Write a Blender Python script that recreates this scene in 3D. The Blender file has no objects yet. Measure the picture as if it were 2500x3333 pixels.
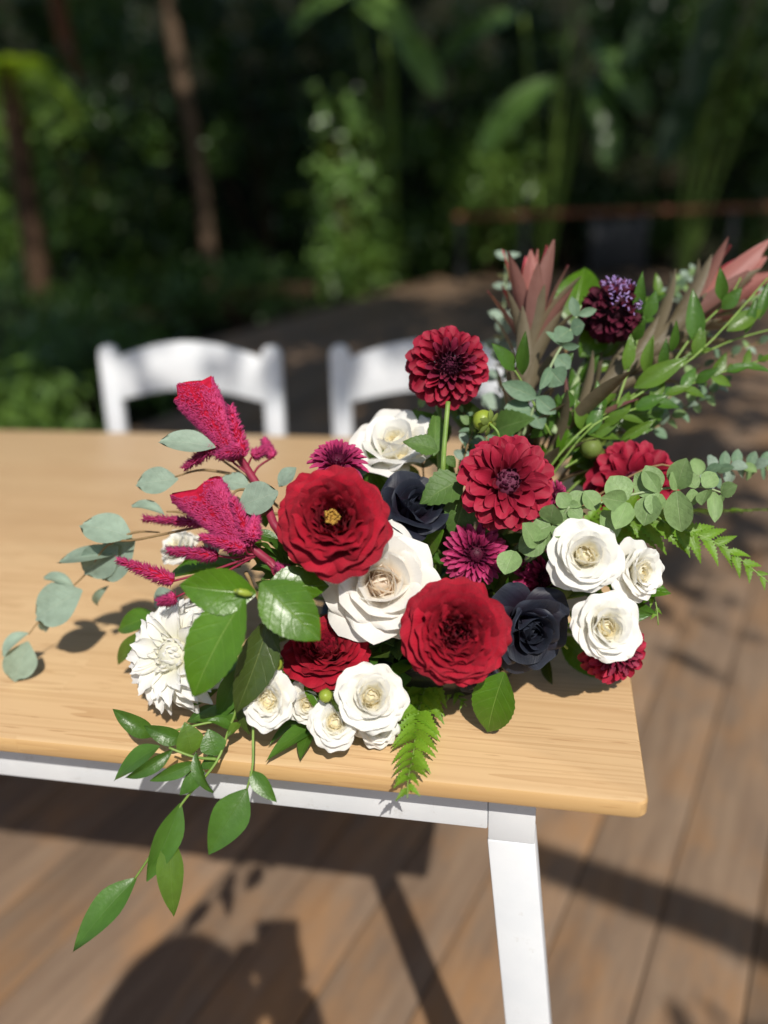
import bpy, bmesh, math, random
import numpy as np
from mathutils import Vector, Matrix, Euler

# ------------------------------------------------------------------ camera, sky, sun, exposure
S = bpy.context.scene
COL = S.collection
TABLE_Z, CAM_H, FPX = 0.75, 0.436, 2650.0
CAM = Vector((0, 0, TABLE_Z + CAM_H))
RT = Vector((0.9808172, 0.1909996, -0.0389456))
UP = Vector((-0.0376036, 0.3814334, 0.9236312))
FW = Vector((-0.1912684, 0.9044488, -0.3812987))
cam = bpy.data.objects.new("camera", bpy.data.cameras.new("camera"))
COL.objects.link(cam)
cam.matrix_world = Matrix(((RT.x, UP.x, -FW.x, CAM.x), (RT.y, UP.y, -FW.y, CAM.y), (RT.z, UP.z, -FW.z, CAM.z), (0, 0, 0, 1)))
cam.data.sensor_fit = 'HORIZONTAL'
cam.data.sensor_width = 36
cam.data.lens = FPX / 2500 * 36
cam.data.clip_start, cam.data.clip_end = 0.02, 500
cam.data.dof.use_dof = True
cam.data.dof.focus_distance = 0.665
cam.data.dof.aperture_fstop = 2.3
S.camera = cam

SUN_TO = Vector((0.264, -0.595, 0.725)).normalized()
W = bpy.data.worlds.new("World"); S.world = W; W.use_nodes = True
wn = W.node_tree.nodes; wl = W.node_tree.links
sky = wn.new("ShaderNodeTexSky"); sky.sky_type = 'NISHITA'; sky.sun_disc = False
sky.sun_elevation = math.asin(SUN_TO.z); sky.sun_rotation = math.atan2(SUN_TO.x, SUN_TO.y)
wn["Background"].inputs[1].default_value = 0.10
wl.new(sky.outputs[0], wn["Background"].inputs[0])
sun = bpy.data.objects.new("sun", bpy.data.lights.new("sun", 'SUN')); COL.objects.link(sun)
sun.data.energy = 4.2; sun.data.angle = math.radians(0.53); sun.data.color = (1, 0.95, 0.87)
sun.rotation_euler = (-SUN_TO).to_track_quat('-Z', 'Y').to_euler()
sun.location = SUN_TO * 20
S.view_settings.view_transform = 'Standard'; S.view_settings.look = 'None'
S.view_settings.exposure = 0.08; S.view_settings.gamma = 1.0
S.cycles.max_bounces = 12; S.cycles.diffuse_bounces = 9; S.cycles.transmission_bounces = 8; S.cycles.transparent_max_bounces = 8
S.cycles.use_denoising = True

rnd = random.Random(7)
NR = np.random.RandomState(11)
K = 2500 / 1659.0      # measured in a 1659 px wide view of the photograph

# ------------------------------------------------------------------ helpers
def P(x, y, d):
    """a direction through the lens at depth d metres (depth chosen from size and neighbours)"""
    v = RT * ((x * K - 1250) / FPX) - UP * ((y * K - 1666.5) / FPX) + FW
    return CAM + v * d
def T(x, y, h=0.0):
    """the point at height h above the table top"""
    v = RT * ((x * K - 1250) / FPX) - UP * ((y * K - 1666.5) / FPX) + FW
    return CAM + v * ((TABLE_Z + h - CAM.z) / v.z)
def PX(d): return d * K / FPX     # metres of one measured pixel at depth d
def cv(x, y, z): return (RT * x + UP * y - FW * z).normalized()   # right, up, towards the lens

def tag(o, label=None, cat=None, group=None, kind=None):
    if label: o["label"] = label
    if cat: o["category"] = cat
    if group: o["group"] = group
    if kind: o["kind"] = kind
    return o
def empty(name, M, label=None, cat=None, group=None):
    o = bpy.data.objects.new(name, None); COL.objects.link(o)
    o.empty_display_size = 0.02
    o.matrix_world = M if isinstance(M, Matrix) else Matrix.Translation(M)
    return tag(o, label, cat, group)
def link(name, me, parent=None, M=None):
    o = bpy.data.objects.new(name, me); COL.objects.link(o)
    if parent: o.parent = parent
    if M is not None: o.matrix_local = M
    return o
def mesh(name, v, f, mat=None, smooth=True, uv=None):
    me = bpy.data.meshes.new(name)
    me.from_pydata([tuple(map(float, p)) for p in v], [], f)
    if uv is not None:
        lay = me.uv_layers.new(name="UVMap")
        idx = np.zeros(len(me.loops), dtype=np.int32); me.loops.foreach_get("vertex_index", idx)
        lay.data.foreach_set("uv", np.asarray(uv, dtype=np.float32)[idx].ravel())
    if mat: me.materials.append(mat)
    if smooth: me.polygons.foreach_set("use_smooth", [True] * len(me.polygons))
    me.update()
    return me
def frame_z(loc, axis, spin=0.0):
    q = axis.to_track_quat('Z', 'Y')
    return Matrix.Translation(loc) @ q.to_matrix().to_4x4() @ Matrix.Rotation(spin, 4, 'Z')
def lerp(t, xs, ys): return float(np.interp(t, xs, ys))

def sheet(name, L, Wd, a0, a1, cup=0.5, base=.25, pk=.65, tipw=.35, tipr=.12, ruf=0, curl=0, fold=0, nu=6, nv=6, seed=0, ap=1.0, serr=0, twist=0, mat=None, rk=2.2, sharp=0, point=0, frill=0):
    """one petal or leaf: base at 0, growing along +Y, upper face +Z, curved along (a0..a1 degrees) and across (cup)"""
    r = random.Random(seed)
    v = np.linspace(0, 1, nv + 1)
    a = np.radians(a0 + (a1 - a0) * v ** ap)
    am = (a[1:] + a[:-1]) / 2
    cy = np.concatenate([[0], np.cumsum(np.cos(am))]) * L / nv
    cz = np.concatenate([[0], np.cumsum(np.sin(am))]) * L / nv
    ph = r.uniform(0, 6.28); ph2 = r.uniform(0, 6.28); asy = r.uniform(-.12, .12)
    V, U = [], []
    for j in range(nv + 1):
        vv = v[j]
        w = Wd / 2 * (base + (1 - base) * math.sin(math.pi / 2 * min(1, vv / pk)))
        if vv > pk:
            q = (vv - pk) / (1 - pk); w *= (1 - (1 - tipw) * q ** sharp) if sharp else math.sqrt(max(0, 1 - q * q * (1 - tipw * tipw)))
        if serr and 0 < j < nv: w *= 1 + serr * (1 if j % 2 else -1)
        ny, nz = -math.sin(a[j]), math.cos(a[j]); ty, tz = math.cos(a[j]), math.sin(a[j])
        for i in range(nu + 1):
            u = -1 + 2 * i / nu
            c = max(cup, 1e-3); th = u * c
            x = math.sin(th) / c * w; n = (1 - math.cos(th)) / c * w
            n += fold * abs(u) * w
            n += ruf * L * (vv ** 1.5) * math.sin(u * rk + ph + 2 * vv) * (.4 + .6 * abs(u))
            n += .5 * ruf * L * (vv ** 2) * math.sin(u * rk * 2.7 + ph2)
            n -= curl * w * (abs(u) ** 3) * vv
            n += frill * L * (vv ** 5) * math.sin(u * 9 + ph2) + frill * L * abs(u) ** 5 * math.sin(vv * 14 + ph)
            t = -tipr * L * (1 - math.sqrt(1 - (.985 * u) ** 2)) * vv * vv * (1 + asy * u) + point * L * (1 - abs(u)) ** 2 * vv ** 4
            t += .55 * ruf * L * math.sin(u * rk * 1.9 + ph2) * vv * vv
            x += twist * n * u
            V.append((x, cy[j] + ny * n + ty * t, cz[j] + nz * n + tz * t)); U.append((u * .5 + .5, vv))
    F = []
    m = nu + 1
    for j in range(nv):
        for i in range(nu):
            F.append((j * m + i, j * m + i + 1, (j + 1) * m + i + 1, (j + 1) * m + i))
    return mesh(name, V, F, mat, True, U)

def tube(name, pts, rad, mat, parent=None, n=7, inv=None):
    pts = [Vector(p) for p in pts]
    if inv is not None: pts = [inv @ p for p in pts]
    if len(pts) > 2:      # smooth
        out = []
        for i in range(len(pts) - 1):
            p0 = pts[max(i - 1, 0)]; p1 = pts[i]; p2 = pts[i + 1]; p3 = pts[min(i + 2, len(pts) - 1)]
            for s in range(5):
                t = s / 5
                out.append(.5 * ((2 * p1) + (p2 - p0) * t + (2 * p0 - 5 * p1 + 4 * p2 - p3) * t * t + (3 * p1 - p0 - 3 * p2 + p3) * t ** 3))
        out.append(pts[-1]); 
    else:
        out = pts
    if isinstance(rad, (int, float)): rad = (rad, rad)
    V, F = [], []
    N = len(out)
    tan0 = (out[1] - out[0]).normalized()
    ref = Vector((0, 0, 1)) if abs(tan0.z) < .9 else Vector((1, 0, 0))
    for i, p in enumerate(out):
        tn = (out[min(i + 1, N - 1)] - out[max(i - 1, 0)]).normalized()
        ax = tn.cross(ref).normalized(); ay = tn.cross(ax).normalized()
        r = np.interp(i / (N - 1), np.linspace(0, 1, len(rad)), rad)
        for k in range(n):
            g = 2 * math.pi * k / n
            V.append(p + (ax * math.cos(g) + ay * math.sin(g)) * r)
    for i in range(N - 1):
        for k in range(n):
            F.append((i * n + k, i * n + (k + 1) % n, (i + 1) * n + (k + 1) % n, (i + 1) * n + k))
    F.append(tuple(range(n - 1, -1, -1))); F.append(tuple((N - 1) * n + k for k in range(n)))
    return link(name, mesh(name, V, F, mat), parent)

def lathe(name, prof, mat, n=24):
    V, F = [], []
    for (r, z) in prof:
        for k in range(n):
            g = 2 * math.pi * k / n; V.append((r * math.cos(g), r * math.sin(g), z))
    for i in range(len(prof) - 1):
        for k in range(n):
            F.append((i * n + k, i * n + (k + 1) % n, (i + 1) * n + (k + 1) % n, (i + 1) * n + k))
    F.append(tuple(range(n - 1, -1, -1))); F.append(tuple((len(prof) - 1) * n + k for k in range(n)))
    return mesh(name, V, F, mat)

def prism(name, outline, d, mat, bev=0.002, seg=2, axis='Y'):
    """outline in X,Z extruded by d along Y (centred)"""
    bm = bmesh.new()
    f = bm.faces.new([bm.verts.new((x, -d / 2, z)) for x, z in outline])
    r = bmesh.ops.extrude_face_region(bm, geom=[f])
    bmesh.ops.translate(bm, verts=[e for e in r["geom"] if isinstance(e, bmesh.types.BMVert)], vec=(0, d, 0))
    bmesh.ops.recalc_face_normals(bm, faces=bm.faces)
    if bev:
        bmesh.ops.bevel(bm, geom=[e for e in bm.edges if e.calc_face_angle(0) > .6], offset=bev, segments=seg, profile=.5, affect='EDGES')
    me = bpy.data.meshes.new(name); bm.to_mesh(me); bm.free()
    me.materials.append(mat)
    me.polygons.foreach_set("use_smooth", [True] * len(me.polygons))
    me.set_sharp_from_angle(angle=math.radians(35))
    return me
def box(name, sx, sy, sz, mat, bev=.002, seg=2):
    return prism(name, [(-sx / 2, -sz / 2), (sx / 2, -sz / 2), (sx / 2, sz / 2), (-sx / 2, sz / 2)], sy, mat, bev, seg)

# ------------------------------------------------------------------ materials
def newmat(name):
    m = bpy.data.materials.new(name); m.use_nodes = True
    nt = m.node_tree; b = nt.nodes["Principled BSDF"]
    return m, nt, b
def ramp(nt, fac, stops):
    r = nt.nodes.new("ShaderNodeValToRGB"); nt.links.new(fac, r.inputs[0])
    e = r.color_ramp.elements
    while len(e) < len(stops): e.new(.5)
    for i, (p, c) in enumerate(stops):
        e[i].position = p; e[i].color = (*c, 1)
    return r.outputs[0]
def noise(nt, scale, detail=3, coord='Object', vec=None, rough=.55):
    n = nt.nodes.new("ShaderNodeTexNoise"); n.inputs["Scale"].default_value = scale; n.inputs["Detail"].default_value = detail
    n.inputs["Roughness"].default_value = rough
    if vec is None:
        tc = nt.nodes.new("ShaderNodeTexCoord"); vec = tc.outputs[coord]
    nt.links.new(vec, n.inputs["Vector"])
    return n.outputs["Fac"]
def math_(nt, op, a, b=None):
    m = nt.nodes.new("ShaderNodeMath"); m.operation = op
    for i, x in enumerate((a, b)):
        if x is None: continue
        if isinstance(x, (int, float)): m.inputs[i].default_value = x
        else: nt.links.new(x, m.inputs[i])
    return m.outputs[0]
def mixc(nt, fac, a, b, mode='MIX'):
    m = nt.nodes.new("ShaderNodeMix"); m.data_type = 'RGBA'; m.blend_type = mode
    for s, x in ((0, fac), (6, a), (7, b)):
        if isinstance(x, (int, float)): m.inputs[s].default_value = x
        elif isinstance(x, tuple): m.inputs[s].default_value = (*x, 1)
        else: nt.links.new(x, m.inputs[s])
    return m.outputs[2]
def bump(nt, b, h, strength, dist=.001):
    n = nt.nodes.new("ShaderNodeBump"); n.inputs["Strength"].default_value = strength; n.inputs["Distance"].default_value = dist
    nt.links.new(h, n.inputs["Height"]); nt.links.new(n.outputs[0], b.inputs["Normal"])
def uvs(nt):
    tc = nt.nodes.new("ShaderNodeTexCoord"); s = nt.nodes.new("ShaderNodeSeparateXYZ"); nt.links.new(tc.outputs["UV"], s.inputs[0])
    return s.outputs[0], s.outputs[1], tc.outputs["UV"]
def objrand(nt):
    return nt.nodes.new("ShaderNodeObjectInfo").outputs["Random"]
def translucent(nt, b, col, fac):
    t = nt.nodes.new("ShaderNodeBsdfTranslucent"); mx = nt.nodes.new("ShaderNodeMixShader"); mx.inputs[0].default_value = fac
    if isinstance(col, tuple): t.inputs[0].default_value = (*col, 1)
    else: nt.links.new(col, t.inputs[0])
    out = nt.nodes["Material Output"]
    nt.links.new(b.outputs[0], mx.inputs[1]); nt.links.new(t.outputs[0], mx.inputs[2]); nt.links.new(mx.outputs[0], out.inputs[0])

def petal_mat(name, base, tip, rough=.6, sheen=0.0, tr=.18, var=.25, sheencol=(1, .6, .6), vein=.35, edge=None):
    m, nt, b = newmat(name)
    u, v, uvv = uvs(nt)
    mp = nt.nodes.new("ShaderNodeMapping"); nt.links.new(uvv, mp.inputs[0]); mp.inputs["Scale"].default_value = (26, 2.5, 1)
    st = noise(nt, 1.0, 4, vec=mp.outputs[0])
    c = ramp(nt, v, [(0.05, base), (.85, tip)])
    if edge:
        e = math_(nt, 'POWER', math_(nt, 'ABSOLUTE', math_(nt, 'MULTIPLY', math_(nt, 'SUBTRACT', u, .5), 2.0)), 6.0)
        e = math_(nt, 'MAXIMUM', e, math_(nt, 'POWER', v, 14.0))
        c = mixc(nt, math_(nt, 'MULTIPLY', e, .7), c, edge)
    big = noise(nt, 60, 2)
    k = math_(nt, 'ADD', math_(nt, 'MULTIPLY', math_(nt, 'SUBTRACT', objrand(nt), .5), var), math_(nt, 'MULTIPLY', math_(nt, 'SUBTRACT', st, .5), vein))
    k = math_(nt, 'ADD', k, math_(nt, 'MULTIPLY', math_(nt, 'SUBTRACT', big, .5), vein))
    k = math_(nt, 'ADD', k, 1.0)
    h = nt.nodes.new("ShaderNodeHueSaturation"); nt.links.new(c, h.inputs["Color"]); nt.links.new(k, h.inputs["Value"])
    c = h.outputs[0]
    nt.links.new(c, b.inputs["Base Color"])
    b.inputs["Roughness"].default_value = rough
    b.inputs["Specular IOR Level"].default_value = .3
    if sheen:
        b.inputs["Sheen Weight"].default_value = sheen; b.inputs["Sheen Roughness"].default_value = .35; b.inputs["Sheen Tint"].default_value = (*sheencol, 1)
    bump(nt, b, st, .35, .0012)
    translucent(nt, b, c, tr)
    return m
def leaf_mat(name, col, rib, rough=.4, spec=.5, tr=.22, under=None, veins=9, var=.3, ribw=.035, patch=None, coat=0, tipc=None):
    m, nt, b = newmat(name)
    u, v, uvv = uvs(nt)
    au = math_(nt, 'ABSOLUTE', math_(nt, 'SUBTRACT', u, .5))
    rb = math_(nt, 'LESS_THAN', au, ribw)
    rb = nt.nodes.new("ShaderNodeMapRange"); nt.links.new(au, rb.inputs[0])
    rb.inputs[1].default_value = 0; rb.inputs[2].default_value = ribw; rb.inputs[3].default_value = 1; rb.inputs[4].default_value = 0
    ribf = rb.outputs[0]
    sv = math_(nt, 'SINE', math_(nt, 'MULTIPLY', math_(nt, 'SUBTRACT', v, math_(nt, 'MULTIPLY', au, .55)), veins * 6.283))
    svf = math_(nt, 'POWER', math_(nt, 'MAXIMUM', sv, 0.0), 14.0)
    k = math_(nt, 'ADD', math_(nt, 'MULTIPLY', math_(nt, 'SUBTRACT', objrand(nt), .5), var), math_(nt, 'MULTIPLY', math_(nt, 'SUBTRACT', noise(nt, 3, 4), .5), 1.0))
    k = math_(nt, 'ADD', k, 1.0)
    h = nt.nodes.new("ShaderNodeHueSaturation"); h.inputs["Color"].default_value = (*col, 1); nt.links.new(k, h.inputs["Value"])
    c = h.outputs[0]
    if tipc:
        c = mixc(nt, ramp(nt, math_(nt, 'ADD', v, math_(nt, 'MULTIPLY', math_(nt, 'SUBTRACT', noise(nt, 5, 4), .5), .5)), [(.25, (0, 0, 0)), (.9, (1, 1, 1))]), c, tipc)
    if patch:
        pf = ramp(nt, noise(nt, 2.2, 4), [(.52, (0, 0, 0)), (.62, (1, 1, 1))])
        c = mixc(nt, pf, c, patch)
    c = mixc(nt, math_(nt, 'MULTIPLY', math_(nt, 'MAXIMUM', ribf, math_(nt, 'MULTIPLY', svf, .14)), .7), c, rib)
    if under:
        g = nt.nodes.new("ShaderNodeNewGeometry"); c = mixc(nt, g.outputs["Backfacing"], c, under)
    nt.links.new(c, b.inputs["Base Color"])
    b.inputs["Roughness"].default_value = rough; b.inputs["Specular IOR Level"].default_value = spec
    if coat: b.inputs["Coat Weight"].default_value = coat; b.inputs["Coat Roughness"].default_value = .22
    hgt = math_(nt, 'ADD', math_(nt, 'MULTIPLY', math_(nt, 'ADD', ribf, math_(nt, 'MULTIPLY', svf, .3)), -1.0), math_(nt, 'MULTIPLY', noise(nt, 9, 3), 1.2))
    bump(nt, b, hgt, .35, .0015)
    translucent(nt, b, mixc(nt, .6, c, (min(1, col[0] * 2.6 + .03), min(1, col[1] * 2.2), col[2] * .6)), tr)
    return m
def plain(name, c1, c2, scale=40, rough=.5, spec=.4, bmp=.2, tr=0):
    m, nt, b = newmat(name)
    n = noise(nt, scale, 4)
    c = ramp(nt, n, [(.3, c1), (.7, c2)])
    nt.links.new(c, b.inputs["Base Color"]); b.inputs["Roughness"].default_value = rough; b.inputs["Specular IOR Level"].default_value = spec
    if bmp: bump(nt, b, n, bmp, .002)
    if tr: translucent(nt, b, c, tr)
    return m

M_RED = petal_mat("velvet_red", (.09, .001, .008), (.34, .003, .018), .8, .04, .10, .5, (1, .25, .3), .8, edge=(.25, .012, .024))  # dusky edge colour stands in for the sheen petal rims catch
M_REDIN = petal_mat("velvet_red_inner", (.08, .0015, .010), (.25, .004, .020), .75, .06, .12, .3, (1, .25, .3), .5)
M_DAH = petal_mat("dahlia_red", (.14, .003, .014), (.33, .009, .033), .6, .06, .16, .4, (1, .4, .5), .7, edge=(.38, .025, .06))
M_DAHIN = petal_mat("dahlia_dark", (.035, .002, .014), (.085, .006, .030), .7, .02, .10, .35, (1, .4, .6), .6, edge=(.22, .05, .10))
M_DAHRIM = petal_mat("dahlia_plum", (.12, .006, .03), (.27, .018, .055), .55, .08, .12, .35, (1, .5, .6), .6, edge=(.33, .06, .10))
M_WHITE = petal_mat("ivory_petal", (.90, .87, .74), (.94, .93, .89), .55, .05, .36, .05, (1, 1, 1), .06)
M_CREAM = petal_mat("cream_petal", (.90, .82, .70), (.94, .92, .87), .55, .05, .34, .06, (1, 1, 1), .08)
M_CREAMIN = petal_mat("cream_heart", (.96, .80, .64), (.95, .89, .80), .55, .05, .34, .08, (1, 1, 1), .10)
M_WHIN = petal_mat("ivory_heart", (.96, .87, .60), (.95, .92, .80), .55, .05, .36, .06, (1, 1, 1), .06)
M_WDAH = petal_mat("white_dahlia_petal", (.88, .86, .72), (.92, .91, .89), .5, .05, .34, .05, (1, 1, 1), .12)
M_NAVY = petal_mat("ink_petal", (.024, .005, .014), (.015, .018, .030), .5, .10, .04, .5, (.5, .6, .9), .9, edge=(.035, .04, .055))
M_MUM = petal_mat("magenta_petal", (.18, .006, .045), (.43, .030, .13), .55, .05, .15, .3, (1, .5, .8), .5, edge=(.50, .08, .2))
M_MUMIN = petal_mat("magenta_heart", (.07, .003, .02), (.20, .012, .07), .55, .05, .12, .3, (1, .5, .8), .5)
M_SCAB = petal_mat("scabious_petal", (.025, .002, .008), (.085, .004, .020), .7, .05, .1, .6, (1, .4, .6), .6)
M_CAM = leaf_mat("camellia_leaf", (.072, .172, .009), (.22, .34, .07), .34, .5, .2, (.10, .17, .05), 6, .3, .02, coat=.12)
M_CAMD = leaf_mat("camellia_old_leaf", (.045, .075, .012), (.16, .20, .05), .32, .5, .16, (.09, .13, .04), 6, .3, .02, coat=.1)
M_EUC = leaf_mat("silver_eucalyptus_leaf", (.26, .345, .27), (.36, .44, .34), .55, .3, .12, (.21, .29, .23), 6, .25, .02)
M_EUCG = leaf_mat("green_eucalyptus_leaf", (.20, .31, .12), (.36, .46, .24), .5, .35, .14, (.17, .26, .13), 6, .25, .022)
M_EUCB = leaf_mat("blue_eucalyptus_leaf", (.14, .23, .14), (.30, .38, .22), .5, .35, .14, (.18, .26, .18), 6, .3, .03)
M_RUS = leaf_mat("ruscus_leaf", (.060, .145, .018), (.10, .20, .04), .36, .5, .24, (.10, .19, .04), 0.01, .35, .02, coat=.08)
M_RUSY = leaf_mat("ruscus_young_leaf", (.10, .19, .022), (.15, .25, .05), .35, .5, .25, (.12, .21, .04), 0.01, .3, .02, coat=.05)
M_FERN = leaf_mat("fern_pinna", (.15, .30, .022), (.18, .32, .05), .42, .4, .32, (.13, .25, .04), 0.01, .3, .02)
M_DLEAF = leaf_mat("dahlia_leaf", (.085, .165, .035), (.20, .30, .10), .5, .35, .2, (.11, .18, .07), 6, .3, .03)
M_LEUC = leaf_mat("leucadendron_bract", (.29, .125, .115), (.30, .10, .10), .55, .3, .28, (.24, .12, .10), 0.01, .5, .012, tipc=(.34, .060, .095))
M_LEUCP = leaf_mat("leucadendron_pink_bract", (.60, .20, .16), (.50, .13, .13), .5, .35, .3, (.40, .17, .15), 0.01, .3, .012, tipc=(.50, .055, .10))
M_LEUCG = leaf_mat("leucadendron_leaf", (.12, .13, .045), (.18, .13, .07), .5, .4, .15, (.16, .13, .08), 0.01, .5, .012, tipc=(.16, .050, .065))
M_STEMG = plain("green_stem", (.14, .24, .04), (.24, .36, .08), 60, .5)
M_STEMB = plain("tan_twig", (.22, .14, .06), (.30, .20, .09), 60, .6)
M_STEMR = plain("crimson_stem", (.22, .015, .04), (.32, .03, .07), 60, .5)
M_STEMP = plain("pale_green_stem", (.26, .34, .17), (.33, .42, .22), 60, .55)
M_BUD = plain("bud_green", (.22, .30, .03), (.36, .42, .06), 50, .4)
M_SEPAL = leaf_mat("sepal", (.20, .27, .06), (.25, .33, .1), .5, .3, .2)
M_STAM = plain("stamen_gold", (.55, .30, .04), (.75, .48, .12), 300, .6)
M_PIN = plain("lilac_pin", (.26, .15, .42), (.42, .30, .58), 200, .5)
M_CELB = plain("celosia_crest", (.34, .004, .022), (.62, .012, .055), 160, .8, .2, .9, .15)
M_CELS = petal_mat("celosia_bristle", (.40, .008, .06), (.78, .09, .30), .5, .1, .3, .3, (1, .5, .8), .3)
M_CELC = petal_mat("celosia_crest_bristle", (.45, .005, .03), (.66, .012, .055), .6, .1, .3, .3, (1, .5, .8), .3)
M_BLACK = plain("black_plastic", (.010, .010, .011), (.016, .016, .017), 30, .35, .5, .05)
M_FOAM = plain("floral_foam", (.02, .06, .03), (.03, .08, .04), 300, .95, .1, .5)

def white_paint():
    m, nt, b = newmat("white_paint")
    n = noise(nt, 14, 5); n2 = noise(nt, 160, 3)
    c = mixc(nt, ramp(nt, noise(nt, 55, 6, rough=.75), [(.60, (0, 0, 0)), (.72, (.55, .55, .55))]), ramp(nt, n, [(.35, (.72, .74, .76)), (.7, (.80, .81, .82))]), (.52, .50, .46))
    nt.links.new(c, b.inputs["Base Color"]); b.inputs["Roughness"].default_value = .38; b.inputs["Specular IOR Level"].default_value = .4
    bump(nt, b, n2, .12, .001)
    return m
M_PAINT = white_paint()
def pine(c1=(.635, .42, .225), c2=(.44, .245, .11)):
    m, nt, b = newmat("lacquered_pine")
    tc = nt.nodes.new("ShaderNodeTexCoord")
    mp = nt.nodes.new("ShaderNodeMapping"); nt.links.new(tc.outputs["Object"], mp.inputs[0]); mp.inputs["Scale"].default_value = (.8, 26, 26)
    # laminated staves: colour changes stave by stave
    br = nt.nodes.new("ShaderNodeTexBrick"); nt.links.new(tc.outputs["Object"], br.inputs["Vector"])
    br.inputs["Scale"].default_value = 1; br.inputs["Brick Width"].default_value = .62; br.inputs["Row Height"].default_value = .062
    br.inputs["Mortar Size"].default_value = .0004; br.inputs["Color1"].default_value = (0, 0, 0, 1); br.inputs["Color2"].default_value = (1, 1, 1, 1)
    br.inputs["Mortar"].default_value = (.3, .3, .3, 1); br.offset = .37
    ad = nt.nodes.new("ShaderNodeVectorMath"); ad.operation = 'ADD'; nt.links.new(mp.outputs[0], ad.inputs[0])
    sc = nt.nodes.new("ShaderNodeVectorMath"); sc.operation = 'SCALE'; nt.links.new(br.outputs["Color"], sc.inputs[0]); sc.inputs["Scale"].default_value = 9
    nt.links.new(sc.outputs[0], ad.inputs[1])
    g = noise(nt, 1.0, 2, vec=ad.outputs[0])
    rings = math_(nt, 'FRACT', math_(nt, 'MULTIPLY', g, 12.0))
    rings = math_(nt, 'POWER', rings, 2.2)
    mp2 = nt.nodes.new("ShaderNodeMapping"); nt.links.new(tc.outputs["Object"], mp2.inputs[0]); mp2.inputs["Scale"].default_value = (14, 420, 420)
    fine = noise(nt, 1.0, 3, vec=mp2.outputs[0])
    mp3 = nt.nodes.new("ShaderNodeMapping"); nt.links.new(tc.outputs["Object"], mp3.inputs[0]); mp3.inputs["Scale"].default_value = (22, 300, 300)
    pores = ramp(nt, noise(nt, 1.0, 1, vec=mp3.outputs[0]), [(.66, (0, 0, 0)), (.74, (1, 1, 1))])
    c = mixc(nt, math_(nt, 'MULTIPLY', rings, .72), c1, c2)
    c = mixc(nt, math_(nt, 'MULTIPLY', br.outputs["Fac"], .0), c, c)
    c = mixc(nt, .16, c, mixc(nt, br.outputs["Color"], (.60, .34, .14), (.80, .58, .31)))
    c = mixc(nt, math_(nt, 'MULTIPLY', fine, .25), c, (.76, .56, .32))
    c = mixc(nt, math_(nt, 'MULTIPLY', pores, .5), c, (.36, .18, .07))
    nt.links.new(c, b.inputs["Base Color"])
    b.inputs["Roughness"].default_value = .42; b.inputs["Specular IOR Level"].default_value = .4
    bump(nt, b, fine, .06, .0006)
    return m
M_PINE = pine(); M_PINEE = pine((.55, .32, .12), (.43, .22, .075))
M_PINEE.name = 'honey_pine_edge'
def deckwood():
    m, nt, b = newmat("weathered_decking")
    tc = nt.nodes.new("ShaderNodeTexCoord")
    oi = nt.nodes.new("ShaderNodeObjectInfo")
    cb = nt.nodes.new("ShaderNodeCombineXYZ"); nt.links.new(math_(nt, 'MULTIPLY', oi.outputs["Random"], 37.0), cb.inputs[0]); nt.links.new(math_(nt, 'MULTIPLY', oi.outputs["Random"], 91.0), cb.inputs[1])
    ad = nt.nodes.new("ShaderNodeVectorMath"); ad.operation = 'ADD'; nt.links.new(tc.outputs["Object"], ad.inputs[0]); nt.links.new(cb.outputs[0], ad.inputs[1])
    mp = nt.nodes.new("ShaderNodeMapping"); nt.links.new(ad.outputs[0], mp.inputs[0]); mp.inputs["Scale"].default_value = (40, 4, 40)
    g = noise(nt, 1, 5, vec=mp.outputs[0])
    mq = nt.nodes.new("ShaderNodeMapping"); nt.links.new(ad.outputs[0], mq.inputs[0]); mq.inputs["Scale"].default_value = (6, 3.0, 6)
    p = noise(nt, 1, 5, vec=mq.outputs[0], rough=.65)
    mr = nt.nodes.new("ShaderNodeMapping"); nt.links.new(ad.outputs[0], mr.inputs[0]); mr.inputs["Scale"].default_value = (16, 2.6, 16)
    q = noise(nt, 1, 5, vec=mr.outputs[0], rough=.7)
    c = ramp(nt, g, [(.25, (.160, .106, .070)), (.75, (.255, .178, .118))])
    c = mixc(nt, ramp(nt, p, [(.47, (0, 0, 0)), (.68, (.6, .6, .6))]), c, (.34, .172, .064))
    c = mixc(nt, ramp(nt, q, [(.5, (0, 0, 0)), (.72, (.5, .5, .5))]), c, (.12, .088, .066))
    h = nt.nodes.new("ShaderNodeHueSaturation"); nt.links.new(c, h.inputs["Color"]); nt.links.new(math_(nt, 'ADD', math_(nt, 'MULTIPLY', oi.outputs["Random"], .35), .82), h.inputs["Value"])
    nt.links.new(h.outputs[0], b.inputs["Base Color"])
    b.inputs["Roughness"].default_value = .7; b.inputs["Specular IOR Level"].default_value = .25
    bump(nt, b, g, .5, .002)
    return m
M_DECK = deckwood()
M_SOIL = plain("leaf_litter_soil", (.006, .008, .004), (.020, .020, .010), 6, .95, .1, .6)
M_BARK = plain("brown_bark", (.085, .055, .036), (.17, .115, .075), 12, .9, .1, .9)
M_BARKD = plain("dark_bark", (.05, .03, .02), (.10, .06, .035), 14, .9, .1, .9)
M_BARKR = plain("russet_bark", (.12, .05, .028), (.19, .08, .045), 12, .9, .1, .8)
M_RAIL = plain("red_stained_timber", (.16, .055, .03), (.25, .10, .055), 10, .7, .2, .3)
M_POST = plain("dark_metal", (.014, .014, .016), (.025, .025, .028), 20, .5, .4, .1)
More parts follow.
